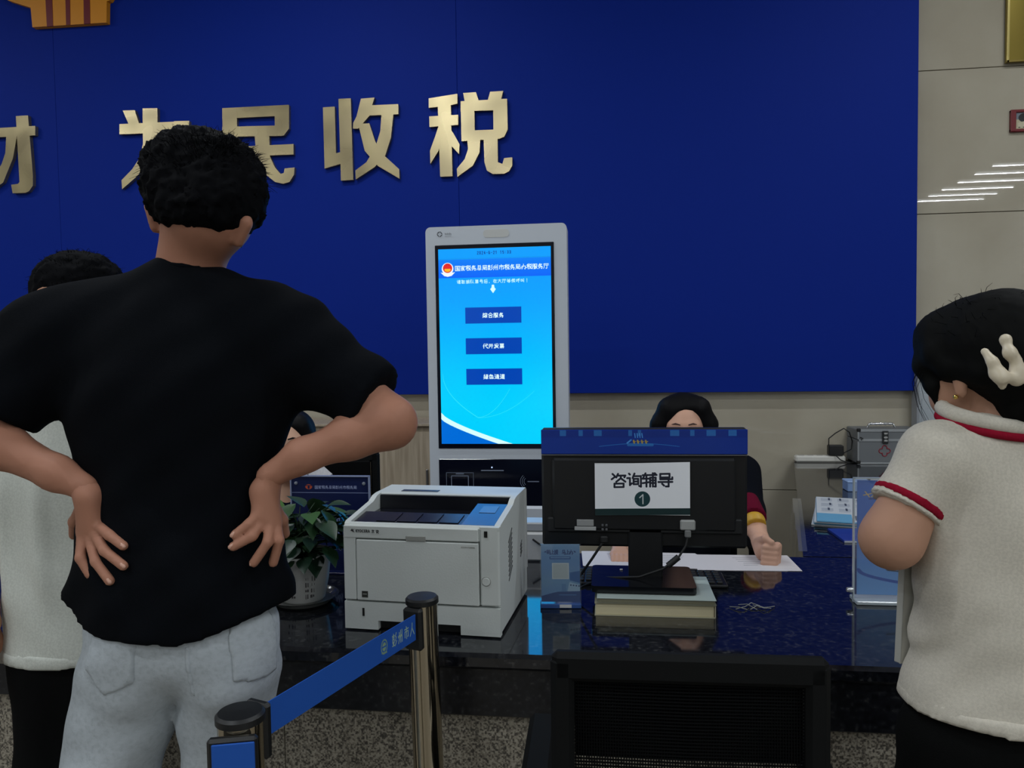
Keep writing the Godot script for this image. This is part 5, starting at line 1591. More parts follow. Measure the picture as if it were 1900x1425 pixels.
	h.cap(Vector3(-0.7089, 1.7671, -1.2591), Vector3(-0.6586, 1.759, -1.265), 0.030, 0.024, 0.03)
	var nz := FastNoiseLite.new()
	nz.frequency = 46.0
	nz.seed = 4
	nz.fractal_octaves = 3
	h.style = "tousled"
	h.grain = nz
	var hm := MB.new()
	h.append(hm, 0.0048)
	var hr := worn(o, "hair", hm, hair)
	var sm := MB.new()
	strands(sm, 1500, Vector3(-0.686, 1.7202, -1.275), Vector3(0.094, 0.074, 0.098), -0.1, 0.022, Vector3(0, 0.25, 0), 3)
	strands(sm, 420, Vector3(-0.7098, 1.7637, -1.2639), Vector3(0.045, 0.03, 0.05), 0.1, 0.02, Vector3(0, 0.3, 0), 5)
	strands(sm, 320, Vector3(-0.6364, 1.7441, -1.2722), Vector3(0.035, 0.03, 0.05), 0.1, 0.022, Vector3(0.3, 0.1, 0), 6)
	part(hr, "loose_hair", shifted(sm, base), hair).set_meta("kind", "stuff")
	# glasses
	var gm := mat(rgb(14, 15, 18), 0.3)
	var gl := Node3D.new()
	gl.name = "glasses"
	o.add_child(gl)
	part(gl, "temple", MB.new().tube([Vector3(-0.6229, 1.64, -1.2388) - base, Vector3(-0.6126, 1.647, -1.2455) - base, Vector3(-0.6203, 1.6548, -1.2852) - base, Vector3(-0.6547, 1.6681, -1.3824) - base], 0.0022, 6), gm)
	part(gl, "temple", MB.new().tube([Vector3(-0.7612, 1.6849, -1.259) - base, Vector3(-0.7708, 1.6946, -1.2885) - base, Vector3(-0.8048, 1.7085, -1.3757) - base], 0.0022, 6), gm)
	part(gl, "rim", MB.new().tube([Vector3(-0.6213, 1.6433, -1.2947) - base, Vector3(-0.628, 1.6279, -1.3032) - base, Vector3(-0.6356, 1.6213, -1.302) - base, Vector3(-0.6451, 1.6085, -1.3103) - base], 0.0022, 6), gm)
	# jeans
	var j := Sdf.new()
	hips(j)
	var lk := Vector3(-0.8546, 0.706, -1.1975)
	var rk := Vector3(-0.6702, 0.6978, -1.2302)
	j.chain([lk, Vector3(lk.x - 0.012, 0.40, lk.z - 0.02), Vector3(lk.x - 0.015, 0.10, lk.z)], [0.080, 0.076, 0.080], 0.012)
	j.chain([rk, Vector3(rk.x + 0.005, 0.40, rk.z - 0.02), Vector3(rk.x + 0.01, 0.10, rk.z)], [0.062, 0.070, 0.078], 0.012)
	j.style = "jeans"
	j.cx = base.x
	var jm := MB.new()
	j.append(jm, 0.009)
	var jeans := worn(o, "jeans", jm, denim)
	# patch pockets, seams
	for pk in [[Vector3(-0.8355, 0.9967, -1.1224), Vector3(-0.7439, 0.9867, -1.1333), Vector3(-0.7559, 0.8937, -1.1276), Vector3(-0.8058, 0.8746, -1.1205), Vector3(-0.8405, 0.9148, -1.118)], [Vector3(-0.6117, 1.0106, -1.1509), Vector3(-0.5215, 1.0265, -1.1629), Vector3(-0.5191, 0.9161, -1.1581), Vector3(-0.5631, 0.8839, -1.1512), Vector3(-0.6008, 0.8931, -1.1469)]]:
		var q := Sdf.new()
		hips(q)
		q.style = "jeans"
		q.cx = base.x
		q.inflate = 0.0045
		for k in pk.size():
			var p0: Vector3 = pk[k]
			var p1: Vector3 = pk[(k + 1) % pk.size()]
			q.plane(Vector3(p0.y - p1.y, p1.x - p0.x, 0), p0)
		q.plane(Vector3(0, 0, -1), Vector3(0, 0, base.z + 0.02))
		var pm := MB.new()
		q.append(pm, 0.006)
		if pm.v.size() > 0:
			worn(o, "back_pocket", pm, denim)
	var se := Sdf.new()
	hips(se)
	se.style = "jeans"
	se.cx = base.x
	se.inflate = 0.002
	se.plane(Vector3(1, 0.06, 0), Vector3(-0.6637, 0.951, -1.1417))
	se.plane(Vector3(-1, -0.06, 0), Vector3(-0.6731, 0.9511, -1.1405))
	se.plane(Vector3(0, -1, 0), Vector3(-0.6712, 0.8717, -1.1371))
	se.plane(Vector3(0, 0, -1), Vector3(0, 0, base.z + 0.02))
	var sem := MB.new()
	se.append(sem, 0.005)
	worn(o, "seat_seam", sem, denim)
	shoes(o, [lk.x - 0.015, rk.x + 0.01], lk.z, mat(rgb(200, 200, 198), 0.6))


func person_in_grey() -> void:
	var skin := mat(rgb(190, 140, 112), 0.55, 0.0, 0.35)
	var hair := mat(rgb(10, 11, 14), 0.75, 0.0, 0.15)
	var base := Vector3(-1.1363, 1.0227, -1.5249)
	base.y = 0.0
	var o := person("person in a light grey t-shirt and black trousers behind the man", base)
	var mb := MB.new()
	head_skin(mb, Transform3D(Basis(Vector3.UP, PI), Vector3(-1.1411, 1.4991, -1.5562)), 0.12)
	var a := Sdf.new()
	a.chain([Vector3(-1.2962, 1.2817, -1.5169), Vector3(-1.3966, 1.0732, -1.4948), Vector3(-1.292, 0.9082, -1.4297), Vector3(-1.2697, 0.8704, -1.4106)], [0.045, 0.036, 0.026, 0.028], 0.02)
	a.chain([Vector3(-0.9834, 1.2761, -1.5657), Vector3(-0.9327, 1.0876, -1.5633), Vector3(-0.9461, 0.9296, -1.5343)], [0.045, 0.036, 0.028], 0.02)
	a.append(mb, 0.009)
	for w in [[Vector3(-1.2758, 0.8798, -1.4153), -1.0], [Vector3(-0.9461, 0.9238, -1.534), 1.0]]:
		var p: Vector3 = w[0]
		var fs := []
		for k in 4:
			fs.append([p + Vector3(-0.012 + 0.009 * k, -0.075, -0.012 + 0.012 * k), p + Vector3(-0.012 + 0.009 * k, -0.115, -0.012 + 0.013 * k), p + Vector3(-0.008 + 0.008 * k, -0.145, -0.01 + 0.012 * k)])
		hand_skin(mb, p, p + Vector3(0, 0.03, 0), fs, [p + Vector3(0, -0.03, -0.02), p + Vector3(0, -0.06, -0.035), p + Vector3(0, -0.085, -0.037)])
	worn(o, "body", mb, skin)
	var t := Sdf.new()
	t.chain([Vector3(-1.1334, 1.3493, -1.5402), Vector3(-1.1285, 1.141, -1.5212), Vector3(-1.1319, 0.7642, -1.5036)], [0.150, 0.158, 0.168], 0.05, Vector3(1, 1, 0.62))
	t.cap(Vector3(-1.261, 1.3279, -1.5234), Vector3(-1.0098, 1.3235, -1.5645), 0.062, 0.062, 0.05)
	t.cap(Vector3(-1.1397, 1.3958, -1.5517), Vector3(-1.2611, 1.322, -1.5231), 0.055, 0.06, 0.05)
	t.cap(Vector3(-1.1397, 1.3958, -1.5517), Vector3(-1.0098, 1.3176, -1.5643), 0.055, 0.06, 0.05)
	t.cap(Vector3(-1.2727, 1.3164, -1.5214), Vector3(-1.3552, 1.1659, -1.5042), 0.072, 0.066, 0.04, Vector3.ONE, true)
	t.cap(Vector3(-1.0006, 1.3116, -1.5651), Vector3(-0.9667, 1.1552, -1.5824), 0.072, 0.066, 0.04, Vector3.ONE, true)
	var cx := base.x
	t.style = "grey_tee"
	t.cx = base.x
	var tm := MB.new()
	t.append(tm, 0.009)
	var grey := cloth(rgb(218, 222, 214), 70.0, 1.4)
	var sh := worn(o, "t_shirt", tm, grey)
	# a sewn hem band
	var hb := Sdf.new()
	hb.cap(Vector3(-1.1285, 1.141, -1.5212), Vector3(-1.1319, 0.7642, -1.5036), 0.158, 0.168, 0.05, Vector3(1, 1, 0.62))
	hb.inflate = 0.0035
	hb.plane(Vector3(0.05, -1, 0), Vector3(cx, 0.783, 0))
	hb.plane(Vector3(-0.05, 1, 0), Vector3(cx, 0.812, 0))
	var hm := MB.new()
	hb.append(hm, 0.008)
	part(sh, "hem", shifted(hm, base), grey)
	var h := Sdf.new()
	h.cap(Vector3(-1.1476, 1.5544, -1.5579), Vector3(-1.129, 1.5541, -1.5602), 0.088, 0.088, 0.03, Vector3(0.93, 1.05, 1.14))
	h.cap(Vector3(-1.1344, 1.4893, -1.5465), Vector3(-1.1347, 1.4543, -1.5449), 0.066, 0.05, 0.03)
	var nz := FastNoiseLite.new()
	nz.frequency = 45.0
	h.style = "cropped"
	h.grain = nz
	var hr := MB.new()
	h.append(hr, 0.006)
	var hn := worn(o, "hair", hr, hair)
	var sm := MB.new()
	strands(sm, 1200, Vector3(-1.1383, 1.5542, -1.5591), Vector3(0.087, 0.092, 0.098), -0.3, 0.014, Vector3.ZERO, 12)
	part(hn, "loose_hair", shifted(sm, base), hair).set_meta("kind", "stuff")
	var q := Sdf.new()
	q.cap(Vector3(-1.1379, 0.8477, -1.5167), Vector3(-1.1387, 0.7602, -1.5126), 0.150, 0.155, 0.04, Vector3(1, 1, 0.62))
	var bl := Vector3(-1.1778, 0.5329, -1.4873)
	var br := Vector3(-1.0764, 0.5314, -1.4998)
	q.chain([Vector3(-1.1803, 0.7649, -1.4976), bl, Vector3(bl.x, 0.1, bl.z)], [0.088, 0.082, 0.062], 0.03)
	q.chain([Vector3(-1.0743, 0.7633, -1.5107), br, Vector3(br.x, 0.1, br.z)], [0.088, 0.082, 0.062], 0.03)
	var qm := MB.new()
	q.append(qm, 0.012)
	worn(o, "trousers", qm, cloth(rgb(14, 15, 16), 50.0))
	shoes(o, [bl.x, br.x], bl.z + 0.05, mat(rgb(24, 24, 26), 0.5))


func woman_in_polo() -> void:
	var skin := mat(rgb(184, 140, 116), 0.55, 0.0, 0.35)
	var hair := mat(rgb(13, 14, 14), 0.7, 0.0, 0.2)
	var white := cloth(rgb(214, 208, 194), 80.0, 1.6)
	var base := Vector3(0.6324, 0.9181, -1.3369)
	base.y = 0.0
	var o := person("woman in a white polo shirt with red stripes, hair held by a claw clip", base)
	var mb := MB.new()
	var face := Transform3D(Basis(Vector3.UP, PI + 0.5) * Basis(Vector3.RIGHT, 0.28), Vector3(0.6339, 1.3591, -1.3775))
	head_skin(mb, face, 0.03, 0.03)
	var a := Sdf.new()
	a.chain([Vector3(0.5294, 1.2248, -1.3381), Vector3(0.4567, 1.1036, -1.3084)], [0.050, 0.044], 0.02)
	a.chain([Vector3(0.4569, 1.1011, -1.3114), Vector3(0.5072, 1.0751, -1.4193), Vector3(0.559, 1.0585, -1.5057)], [0.043, 0.036, 0.025], 0.03)
	a.append(mb, 0.006)
	var wr := Vector3(0.562, 1.0572, -1.5111)
	var fs := []
	for k in 4:
		var p := wr + Vector3(0.025, -0.004 - 0.006 * k, -0.06 + 0.006 * k)
		fs.append([p, p + Vector3(0.012, -0.006, -0.032), p + Vector3(0.03, -0.016, -0.04)])
	hand_skin(mb, wr, wr + Vector3(-0.01, 0, 0.03), fs, [wr + Vector3(0.015, 0.012, -0.02), wr + Vector3(0.035, 0.014, -0.045), wr + Vector3(0.05, 0.004, -0.06)])
	var ra := Sdf.new()
	ra.chain([Vector3(0.7586, 1.2268, -1.3668), Vector3(0.8103, 1.0929, -1.3671), Vector3(0.8468, 1.0452, -1.5208)], [0.052, 0.045, 0.027], 0.02)
	ra.append(mb, 0.009)
	var rw := Vector3(0.8468, 1.0452, -1.5208)
	fs = []
	for k in 4:
		var p := rw + Vector3(-0.02, -0.004 - 0.008 * k, -0.06)
		fs.append([p, p + Vector3(-0.015, -0.006, -0.03), p + Vector3(-0.03, -0.016, -0.036)])
	hand_skin(mb, rw, rw + Vector3(0.01, 0, 0.03), fs, [rw + Vector3(-0.015, 0.012, -0.02), rw + Vector3(-0.03, 0.012, -0.045), rw + Vector3(-0.045, 0.0, -0.06)])
	var body := worn(o, "body", mb, skin)
	face_parts(o, Transform3D(face.basis, face.origin - base), hair)
	var ear := MB.new()
	Sdf.new().ball(face * Vector3(0.083, -0.028, 0.004) - base, 0.0042, 0.002).append(ear, 0.0016)
	part(o, "earring", ear, mat(rgb(230, 196, 110), 0.15, 1.0))
	# polo shirt
	var t := Sdf.new()
	t.chain([Vector3(0.6363, 1.1487, -1.348), Vector3(0.6385, 1.0879, -1.3404), Vector3(0.641, 0.9818, -1.3359), Vector3(0.6393, 0.7962, -1.3272)], [0.124, 0.118, 0.124, 0.168], 0.05, Vector3(1, 1, 0.72))
	t.cap(Vector3(0.5514, 1.2192, -1.3406), Vector3(0.7277, 1.2166, -1.3625), 0.056, 0.056, 0.05)
	t.cap(Vector3(0.6247, 1.253, -1.3563), Vector3(0.5426, 1.2229, -1.3397), 0.050, 0.050, 0.04)
	t.cap(Vector3(0.6247, 1.253, -1.3563), Vector3(0.7365, 1.22, -1.3637), 0.050, 0.050, 0.04)
	t.cap(Vector3(0.5312, 1.2248, -1.3384), Vector3(0.4798, 1.1483, -1.3204), 0.058, 0.054, 0.03, Vector3.ONE, true)
	t.cap(Vector3(0.7543, 1.2339, -1.3666), Vector3(0.7931, 1.1428, -1.3672), 0.058, 0.054, 0.03, Vector3.ONE, true)
	var cx := base.x
	t.style = "polo"
	t.cx = base.x
	var tm := MB.new()
	t.append(tm, 0.0078)
	var polo := worn(o, "polo_shirt", tm, white)
	# hem, cuff stripe, collar
	var hb := Sdf.new()
	hb.chain([Vector3(0.6385, 1.0879, -1.3404), Vector3(0.641, 0.9818, -1.3359), Vector3(0.6393, 0.7962, -1.3272)], [0.118, 0.124, 0.168], 0.05, Vector3(1, 1, 0.72))
	hb.inflate = 0.003
	hb.style = "polo_hem"
	hb.cx = base.x
	var hm := MB.new()
	hb.append(hm, 0.007)
	part(polo, "hem", shifted(hm, base), white)
	var red := cloth(rgb(150, 24, 48), 80.0)
	var ax := (Vector3(0.4798, 1.1483, -1.3204) - Vector3(0.5312, 1.2248, -1.3384)).normalized()
	var ce := Vector3(0.4798, 1.1483, -1.3204)
	for band in [[-0.020, -0.007, 0.0022, red, "red stripe"], [-0.007, 0.0, 0.003, white, ""]]:
		var cu := Sdf.new()
		cu.cap(Vector3(0.5312, 1.2248, -1.3384), ce + ax * 0.02, 0.058, 0.0535, 0.03)
		cu.inflate = band[2]
		cu.plane(-ax, ce + ax * band[0])
		cu.plane(ax, ce + ax * band[1])
		var cm := MB.new()
		cu.append(cm, 0.0045)
		part(polo, "cuff_band", shifted(cm, base), band[3], Vector3.ZERO, band[4])
	for ring in [[0.0, 0.066, 0.013, white, ""], [-0.014, 0.072, 0.0072, red, "red collar stripe"]]:
		var pts := []
		for k in 25:
			var an := TAU * k / 24.0
			pts.append(Vector3(0.6277, 1.2975, -1.3588) + Vector3(cos(an) * ring[1] * 1.06, ring[0] + 0.012 * -sin(an) - 0.01 * cos(an), sin(an) * ring[1]) - base)
		part(polo, "collar", MB.new().tube(pts, ring[2], 10, false), ring[3], Vector3.ZERO, ring[4])
	# hair, gathered up at the back
	var h := Sdf.new()
	h.cap(Vector3(0, 0.048, -0.035), Vector3(0, 0.055, 0.0), 0.092, 0.088, 0.03, Vector3(1.02, 1.0, 1.05))
	h.cap(Vector3(0, -0.005, -0.065), Vector3(0, -0.055, -0.055), 0.07, 0.046, 0.03)
	h.cap(Vector3(0, 0.01, -0.105), Vector3(0, -0.04, -0.095), 0.045, 0.042, 0.03)
	h.cap(Vector3(-0.035, 0.094, 0.045), Vector3(0.035, 0.094, 0.045), 0.03, 0.03, 0.03)
	for k in [-1.0, 1.0]:
		h.chain([Vector3(k * 0.05, 0.085, 0.035), Vector3(k * 0.070, 0.05, 0.028), Vector3(k * 0.073, 0.024, 0.01), Vector3(k * 0.070, 0.0, -0.04)], [0.028, 0.020, 0.014, 0.018], 0.02)
		h.chain([Vector3(k * 0.045, 0.085, 0.055), Vector3(k * 0.066, 0.04, 0.062), Vector3(k * 0.068, 0.0, 0.055), Vector3(k * 0.060, -0.035, 0.058)], [0.024, 0.016, 0.010, 0.004], 0.015)
	var nz := FastNoiseLite.new()
	nz.frequency = 16.0
	h.style = "combed"
	h.grain = nz
	var hr := MB.new()
	h.append(hr, 0.005, face)
	var hn := worn(o, "hair", hr, hair)
	var sm := MB.new()
	strands(sm, 110, face * Vector3(0, 0.05, -0.015), Vector3(0.096, 0.094, 0.106), 0.1, 0.022, Vector3(-0.2, 0.1, 0), 22)
	var rr := RandomNumberGenerator.new()
	rr.seed = 8
	for k in 5:
		var q := rr.randf()
		var p0 := Vector3(0.070 + 0.008 * q, 0.06 - 0.03 * q, 0.055 + rr.randf_range(-0.01, 0.012))
		sm.tube([face * p0, face * (p0 + Vector3(0.016, -0.03, 0.01)), face * (p0 + Vector3(0.012, -0.07, 0.014)), face * (p0 + Vector3(-0.002, -0.10 - 0.02 * q, 0.012))], [0.0005, 0.0005, 0.0004, 0.0002], 3, false)
	part(hn, "loose_hair", shifted(sm, base), hair).set_meta("kind", "stuff")
	var c := Sdf.new()
	var dd := 1.157
	c.chain([Vector3(0.5983, 1.4216, -1.2518), Vector3(0.5986, 1.4054, -1.241), Vector3(0.6073, 1.3923, -1.2415), Vector3(0.6112, 1.3777, -1.2413), Vector3(0.6087, 1.3648, -1.2404), Vector3(0.5902, 1.367, -1.2302), Vector3(0.5822, 1.3655, -1.2291), Vector3(0.5799, 1.3733, -1.2372), Vector3(0.5736, 1.3896, -1.2372), Vector3(0.5666, 1.4058, -1.2471)], [0.007, 0.0075, 0.008, 0.010, 0.011, 0.006, 0.008, 0.011, 0.008, 0.006], 0.006, Vector3(1, 1, 0.7))
	c.cap(Vector3(0.5826, 1.3686, -1.2333), Vector3(0.5877, 1.3538, -1.2373), 0.011, 0.006, 0.006, Vector3(1, 1, 0.7))
	c.cap(Vector3(0.6104, 1.3745, -1.2411), Vector3(0.6221, 1.3628, -1.246), 0.011, 0.007, 0.006, Vector3(1, 1, 0.7))
	c.ball(Vector3(0.5973, 1.4233, -1.2498), 0.0085, 0.006)
	c.ball(Vector3(0.5994, 1.4021, -1.241), 0.0095, 0.006)
	var cm := MB.new()
	c.append(cm, 0.003)
	worn(o, "claw_clip", cm, mat(rgb(212, 200, 176), 0.35), "cream hair claw clip")
	# trousers
	var q := Sdf.new()
	q.cap(Vector3(0.6397, 0.8404, -1.3292), Vector3(0.6392, 0.7786, -1.3263), 0.125, 0.150, 0.04, Vector3(1, 1, 0.66))
	var l := Vector3(0.5551, 0.6531, -1.3152)
	var r := Vector3(0.7137, 0.6507, -1.3348)
	q.chain([Vector3(0.5561, 0.7684, -1.3206), l, Vector3(l.x + 0.01, 0.1, l.z)], [0.080, 0.082, 0.075], 0.03)
	q.chain([Vector3(0.7148, 0.7661, -1.3402), r, Vector3(r.x - 0.01, 0.1, r.z)], [0.080, 0.082, 0.075], 0.03)
	var qm := MB.new()
	q.append(qm, 0.012)
	worn(o, "trousers", qm, cloth(rgb(15, 16, 16), 50.0))
	shoes(o, [l.x + 0.01, r.x - 0.01], l.z, mat(rgb(26, 26, 28), 0.5))
	# the white folder under her arm
	var fo := thing("white_folder", "white paper folder held against the woman's left side", "folder", Vector3(0.5108, 0.8686, -1.3851))
	var fb := Basis(Vector3.UP, 0.62) * Basis(Vector3.BACK, -0.06)
	part(fo, "cover", MB.new().box(fb * Vector3(0.02, 0.105, 0), Vector3(0.085, 0.21, 0.004), 0.001, fb), mat(rgb(206, 206, 200), 0.6))
	part(fo, "cover", MB.new().box(fb * Vector3(0.024, 0.108, -0.008), Vector3(0.085, 0.205, 0.003), 0.001, fb), mat(rgb(190, 190, 184), 0.6))
	part(fo, "spine", MB.new().box(fb * Vector3(-0.0215, 0.105, -0.004), Vector3(0.003, 0.208, 0.012), 0.001, fb), mat(rgb(176, 176, 170), 0.6))


func clerk_at_monitor() -> void:
	var skin := mat(rgb(214, 168, 144), 0.5, 0.0, 0.35)
	var hair := mat(rgb(12, 12, 14), 0.6, 0.0, 0.25)
	var jacket := cloth(rgb(15, 18, 26), 50.0)
	var base := Vector3(0.2797, 0.7089, -2.8773)
	base.y = 0.0
	var o := person("seated clerk with dark hair, face half hidden behind the monitor", base)
	var hx := Transform3D(Basis(Vector3.UP, -0.06), Vector3(0.2706, 1.1107, -2.8441))
	var mb := MB.new()
	head_skin(mb, hx, 0.09)
	var a := Sdf.new()
	a.chain([Vector3(0.4833, 0.8366, -2.7168), Vector3(0.4695, 0.8313, -2.5535), Vector3(0.4758, 0.7991, -2.4721)], [0.04, 0.031, 0.028], 0.02)
	a.append(mb, 0.006)
	# the fist resting on the paper
	var w := Vector3(0.4711, 0.8051, -2.4818)
	var fi := Sdf.new()
	fi.cap(w, Vector3(0.4724, 0.7887, -2.4207), 0.028, 0.030, 0.02)
	for k in 4:
		var yo := 13.5 * k
		var kn := Vector3(0.5082, 0.8095, -2.4009) + Vector3(-0.002 * k, -0.0150 * k, 0.004 * k)
		fi.cap(Vector3(0.4724, 0.7953, -2.421) + Vector3(0, -0.007 * k, 0), kn, 0.018, 0.0115, 0.010)
		fi.chain([kn, kn + Vector3(-0.012, -0.002, 0.024), kn + Vector3(-0.042, 0.0, 0.022), kn + Vector3(-0.040, 0.0, 0.006)], [0.0115, 0.0105, 0.0095, 0.008], 0.004)
	fi.chain([Vector3(0.4601, 0.8136, -2.4405), Vector3(0.471, 0.8313, -2.3973), Vector3(0.4862, 0.8247, -2.3787)], [0.014, 0.0115, 0.0095], 0.006)
	fi.append(mb, 0.0034)
	var la := Sdf.new()
	la.chain([Vector3(-0.0192, 0.8166, -2.6937), Vector3(0.0336, 0.7819, -2.4969)], [0.036, 0.026], 0.02)
	la.append(mb, 0.008)
	var lw := Vector3(0.0336, 0.7819, -2.4969)
	var fs := []
	for k in 4:
		fs.append([lw + Vector3(0.02 - 0.014 * k, -0.012, 0.075), lw + Vector3(0.02 - 0.014 * k, -0.014, 0.108), lw + Vector3(0.02 - 0.014 * k, -0.022, 0.13)])
	hand_skin(mb, lw, lw + Vector3(0, 0, -0.03), fs, [lw + Vector3(0.025, -0.01, 0.02), lw + Vector3(0.04, -0.014, 0.045), lw + Vector3(0.045, -0.018, 0.065)])
	worn(o, "body", mb, skin)
	face_parts(o, Transform3D(hx.basis, hx.origin - base), mat(rgb(70, 44, 40), 0.6))
	var h := Sdf.new()
	var h0 := hx.origin
	h.cap(h0 + Vector3(0, 0.05, -0.03), h0 + Vector3(0, 0.06, -0.005), 0.088, 0.084, 0.03, Vector3(1.02, 1.0, 1.05))
	for k in [-1.0, 1.0]:
		h.chain([h0 + Vector3(k * 0.055, 0.085, 0.03), h0 + Vector3(k * 0.088, 0.03, 0.025), h0 + Vector3(k * (0.098 if k < 0 else 0.086), -0.03, 0.01), h0 + Vector3(k * 0.095, -0.13, -0.02)], [0.04, 0.026, 0.026, 0.03], 0.03)
	h.cap(h0 + Vector3(0, -0.02, -0.07), h0 + Vector3(0, -0.14, -0.06), 0.075, 0.06, 0.03)
	# hairline parted to one side
	h.cut(h0 + Vector3(0.012, 0.032, 0.115), h0 + Vector3(0.012, -0.09, 0.12), 0.064, 0.070, 0.02)
	var nz := FastNoiseLite.new()
	nz.frequency = 20.0
	h.style = "straight"
	h.grain = nz
	var hr := MB.new()
	h.append(hr, 0.006)
	worn(o, "hair", hr, hair)
	var t := Sdf.new()
	t.chain([Vector3(0.2825, 0.9062, -2.8967), Vector3(0.2815, 0.6839, -2.8965), Vector3(0.2797, 0.3795, -2.8925)], [0.165, 0.150, 0.165], 0.05, Vector3(1, 1, 0.66))
	t.cap(Vector3(0.1295, 0.9401, -2.8692), Vector3(0.4401, 0.9454, -2.9081), 0.062, 0.062, 0.05)
	t.cap(Vector3(0.2784, 0.9976, -2.8903), Vector3(0.2825, 0.9062, -2.8967), 0.055, 0.08, 0.05)
	t.cap(Vector3(0.4881, 0.9539, -2.8943), Vector3(0.4797, 0.846, -2.7168), 0.066, 0.050, 0.05)
	t.cap(Vector3(0.4797, 0.846, -2.7168), Vector3(0.4719, 0.8397, -2.5945), 0.050, 0.038, 0.03, Vector3.ONE, true)
	t.cap(Vector3(0.0992, 0.9538, -2.8458), Vector3(-0.0097, 0.8259, -2.6953), 0.062, 0.048, 0.05)
	t.cap(Vector3(-0.0097, 0.8259, -2.6953), Vector3(0.0255, 0.7871, -2.5466), 0.048, 0.036, 0.03, Vector3.ONE, true)
	var tm := MB.new()
	t.append(tm, 0.010)
	var ja := worn(o, "jacket", tm, jacket)
	# wine-red cuff, yellow wristband
	var cu := Sdf.new()
	cu.cap(Vector3(0.471, 0.8952, -2.6574), Vector3(0.4663, 0.8593, -2.5543), 0.030, 0.041, 0.02, Vector3.ONE, true)
	var cm := MB.new()
	cu.append(cm, 0.006)
	part(ja, "cuff", shifted(cm, base), cloth(rgb(104, 18, 44), 50.0), Vector3.ZERO, "wine-red cuff")
	var wb := Sdf.new()
	wb.cap(Vector3(0.4664, 0.8506, -2.5459), Vector3(0.4675, 0.8412, -2.5335), 0.0345, 0.0335, 0.004, Vector3.ONE, true)
	var wm := MB.new()
	wb.append(wm, 0.004)
	worn(o, "wristband", wm, mat(rgb(206, 160, 48), 0.5), "yellow wristband")
	var q := Sdf.new()
	var hip := Vector3(base.x, 0.56, base.z)
	q.cap(hip, hip + Vector3(0, -0.01, 0.05), 0.15, 0.14, 0.04, Vector3(1, 0.55, 0.8))
	for k in [-1, 1]:
		q.chain([hip + Vector3(k * 0.08, 0, 0.05), hip + Vector3(k * 0.10, 0.0, 0.38), Vector3(base.x + k * 0.10, 0.1, base.z + 0.38)], [0.075, 0.06, 0.045], 0.03)
	var qm := MB.new()
	q.append(qm, 0.014)
	worn(o, "trousers", qm, jacket)
	shoes(o, [base.x - 0.1, base.x + 0.1], base.z + 0.44, mat(rgb(20, 20, 22), 0.5))


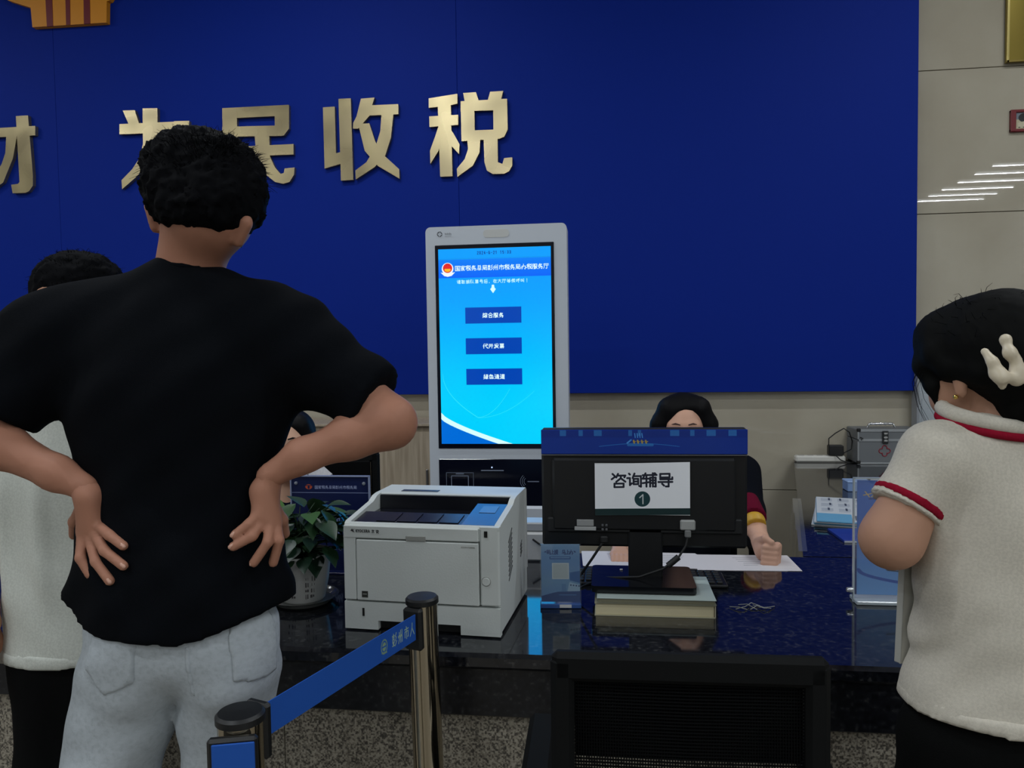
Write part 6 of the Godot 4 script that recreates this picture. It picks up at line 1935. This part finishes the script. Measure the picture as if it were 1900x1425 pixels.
func clerk_behind_man() -> void:
	var skin := mat(rgb(216, 172, 146), 0.5, 0.0, 0.35)
	var hair := mat(rgb(12, 12, 14), 0.6, 0.0, 0.25)
	var navy := cloth(rgb(18, 22, 40), 50.0)
	var base := Vector3(-1.1147, 0.7619, -2.5749)
	base.y = 0.0
	var o := person("seated clerk in a dark jacket, seen through the man's bent arm", base)
	var hx := Transform3D(Basis(Vector3.UP, 0.25), Vector3(-1.0964, 1.0961, -2.5319))
	var mb := MB.new()
	head_skin(mb, hx, 0.10)
	var aa := Sdf.new()
	aa.chain([Vector3(-1.3029, 0.7746, -2.5117), Vector3(-1.1739, 0.7744, -2.447)], [0.036, 0.026], 0.02)
	aa.chain([Vector3(-0.9123, 0.7688, -2.5601), Vector3(-0.9574, 0.7712, -2.4738)], [0.036, 0.026], 0.02)
	aa.append(mb, 0.009)
	for lw in [Vector3(-1.1739, 0.7744, -2.447), Vector3(-0.9574, 0.7712, -2.4738)]:
		var fs := []
		for k in 4:
			fs.append([lw + Vector3(0.02 - 0.014 * k, -0.010, 0.075), lw + Vector3(0.02 - 0.014 * k, -0.012, 0.108), lw + Vector3(0.02 - 0.014 * k, -0.018, 0.13)])
		var sd := 1.0 if lw == Vector3(-1.1739, 0.7744, -2.447) else -1.0
		hand_skin(mb, lw, lw + Vector3(0, 0, -0.03), fs, [lw + Vector3(0.025 * sd, -0.01, 0.02), lw + Vector3(0.04 * sd, -0.012, 0.045), lw + Vector3(0.045 * sd, -0.014, 0.065)])
	worn(o, "body", mb, skin)
	face_parts(o, Transform3D(hx.basis, hx.origin - base), hair)
	var h := Sdf.new()
	var h0 := hx.origin
	h.cap(h0 + Vector3(0, 0.045, -0.025), h0 + Vector3(0, 0.05, 0.0), 0.084, 0.080, 0.03, Vector3(1.0, 1.0, 1.08))
	for k in [-1.0, 1.0]:
		h.chain([h0 + Vector3(k * 0.06, 0.075, 0.03), h0 + Vector3(k * 0.080, 0.02, 0.015), h0 + Vector3(k * 0.080, -0.06, -0.01)], [0.032, 0.022, 0.02], 0.03)
	h.cap(h0 + Vector3(0, -0.02, -0.06), h0 + Vector3(0, -0.10, -0.05), 0.07, 0.05, 0.03)
	h.cut(h0 + Vector3(0.03, 0.02, 0.11), h0 + Vector3(0.03, -0.09, 0.11), 0.062, 0.066, 0.02)
	var hr := MB.new()
	h.append(hr, 0.006)
	worn(o, "hair", hr, hair)
	var t := Sdf.new()
	t.chain([Vector3(-1.1222, 0.8336, -2.5974), Vector3(-1.128, 0.6394, -2.5979), Vector3(-1.1342, 0.4052, -2.5965)], [0.165, 0.150, 0.165], 0.05, Vector3(1, 1, 0.66))
	t.cap(Vector3(-1.254, 0.895, -2.5737), Vector3(-0.9812, 0.8909, -2.6075), 0.060, 0.060, 0.05)
	t.cap(Vector3(-1.2739, 0.8973, -2.5613), Vector3(-1.3029, 0.7746, -2.5117), 0.060, 0.046, 0.05)
	t.cap(Vector3(-1.3029, 0.7746, -2.5117), Vector3(-1.192, 0.7696, -2.4647), 0.046, 0.036, 0.03, Vector3.ONE, true)
	t.cap(Vector3(-0.9587, 0.8926, -2.6003), Vector3(-0.9123, 0.7688, -2.5601), 0.060, 0.046, 0.05)
	t.cap(Vector3(-0.9123, 0.7688, -2.5601), Vector3(-0.9557, 0.766, -2.494), 0.046, 0.036, 0.03, Vector3.ONE, true)
	var tm := MB.new()
	t.append(tm, 0.011)
	var ja := worn(o, "jacket", tm, navy)
	var wc := cloth(rgb(206, 206, 210), 60.0)
	for k in [-1, 1]:
		var c := MB.new().prism(poly([0, 0, k * 0.05, 0.028, k * 0.085, 0.0, k * 0.03, -0.03]), -0.003, 0.003, Transform3D(Basis(Vector3.RIGHT, -0.5), Vector3(-0.998, 1.0112, -2.4596) - base))
		part(ja, "shirt_collar", c, wc, Vector3.ZERO, "white shirt collar")
	var q := Sdf.new()
	var hip := Vector3(base.x, 0.56, base.z)
	q.cap(hip, hip + Vector3(0, -0.01, 0.05), 0.15, 0.14, 0.04, Vector3(1, 0.55, 0.8))
	for k in [-1, 1]:
		q.chain([hip + Vector3(k * 0.08, 0, 0.05), hip + Vector3(k * 0.10, 0.0, 0.38), Vector3(base.x + k * 0.10, 0.1, base.z + 0.38)], [0.075, 0.06, 0.045], 0.03)
	var qm := MB.new()
	q.append(qm, 0.014)
	worn(o, "trousers", qm, navy)
	shoes(o, [base.x - 0.1, base.x + 0.1], base.z + 0.44, mat(rgb(20, 20, 22), 0.5))
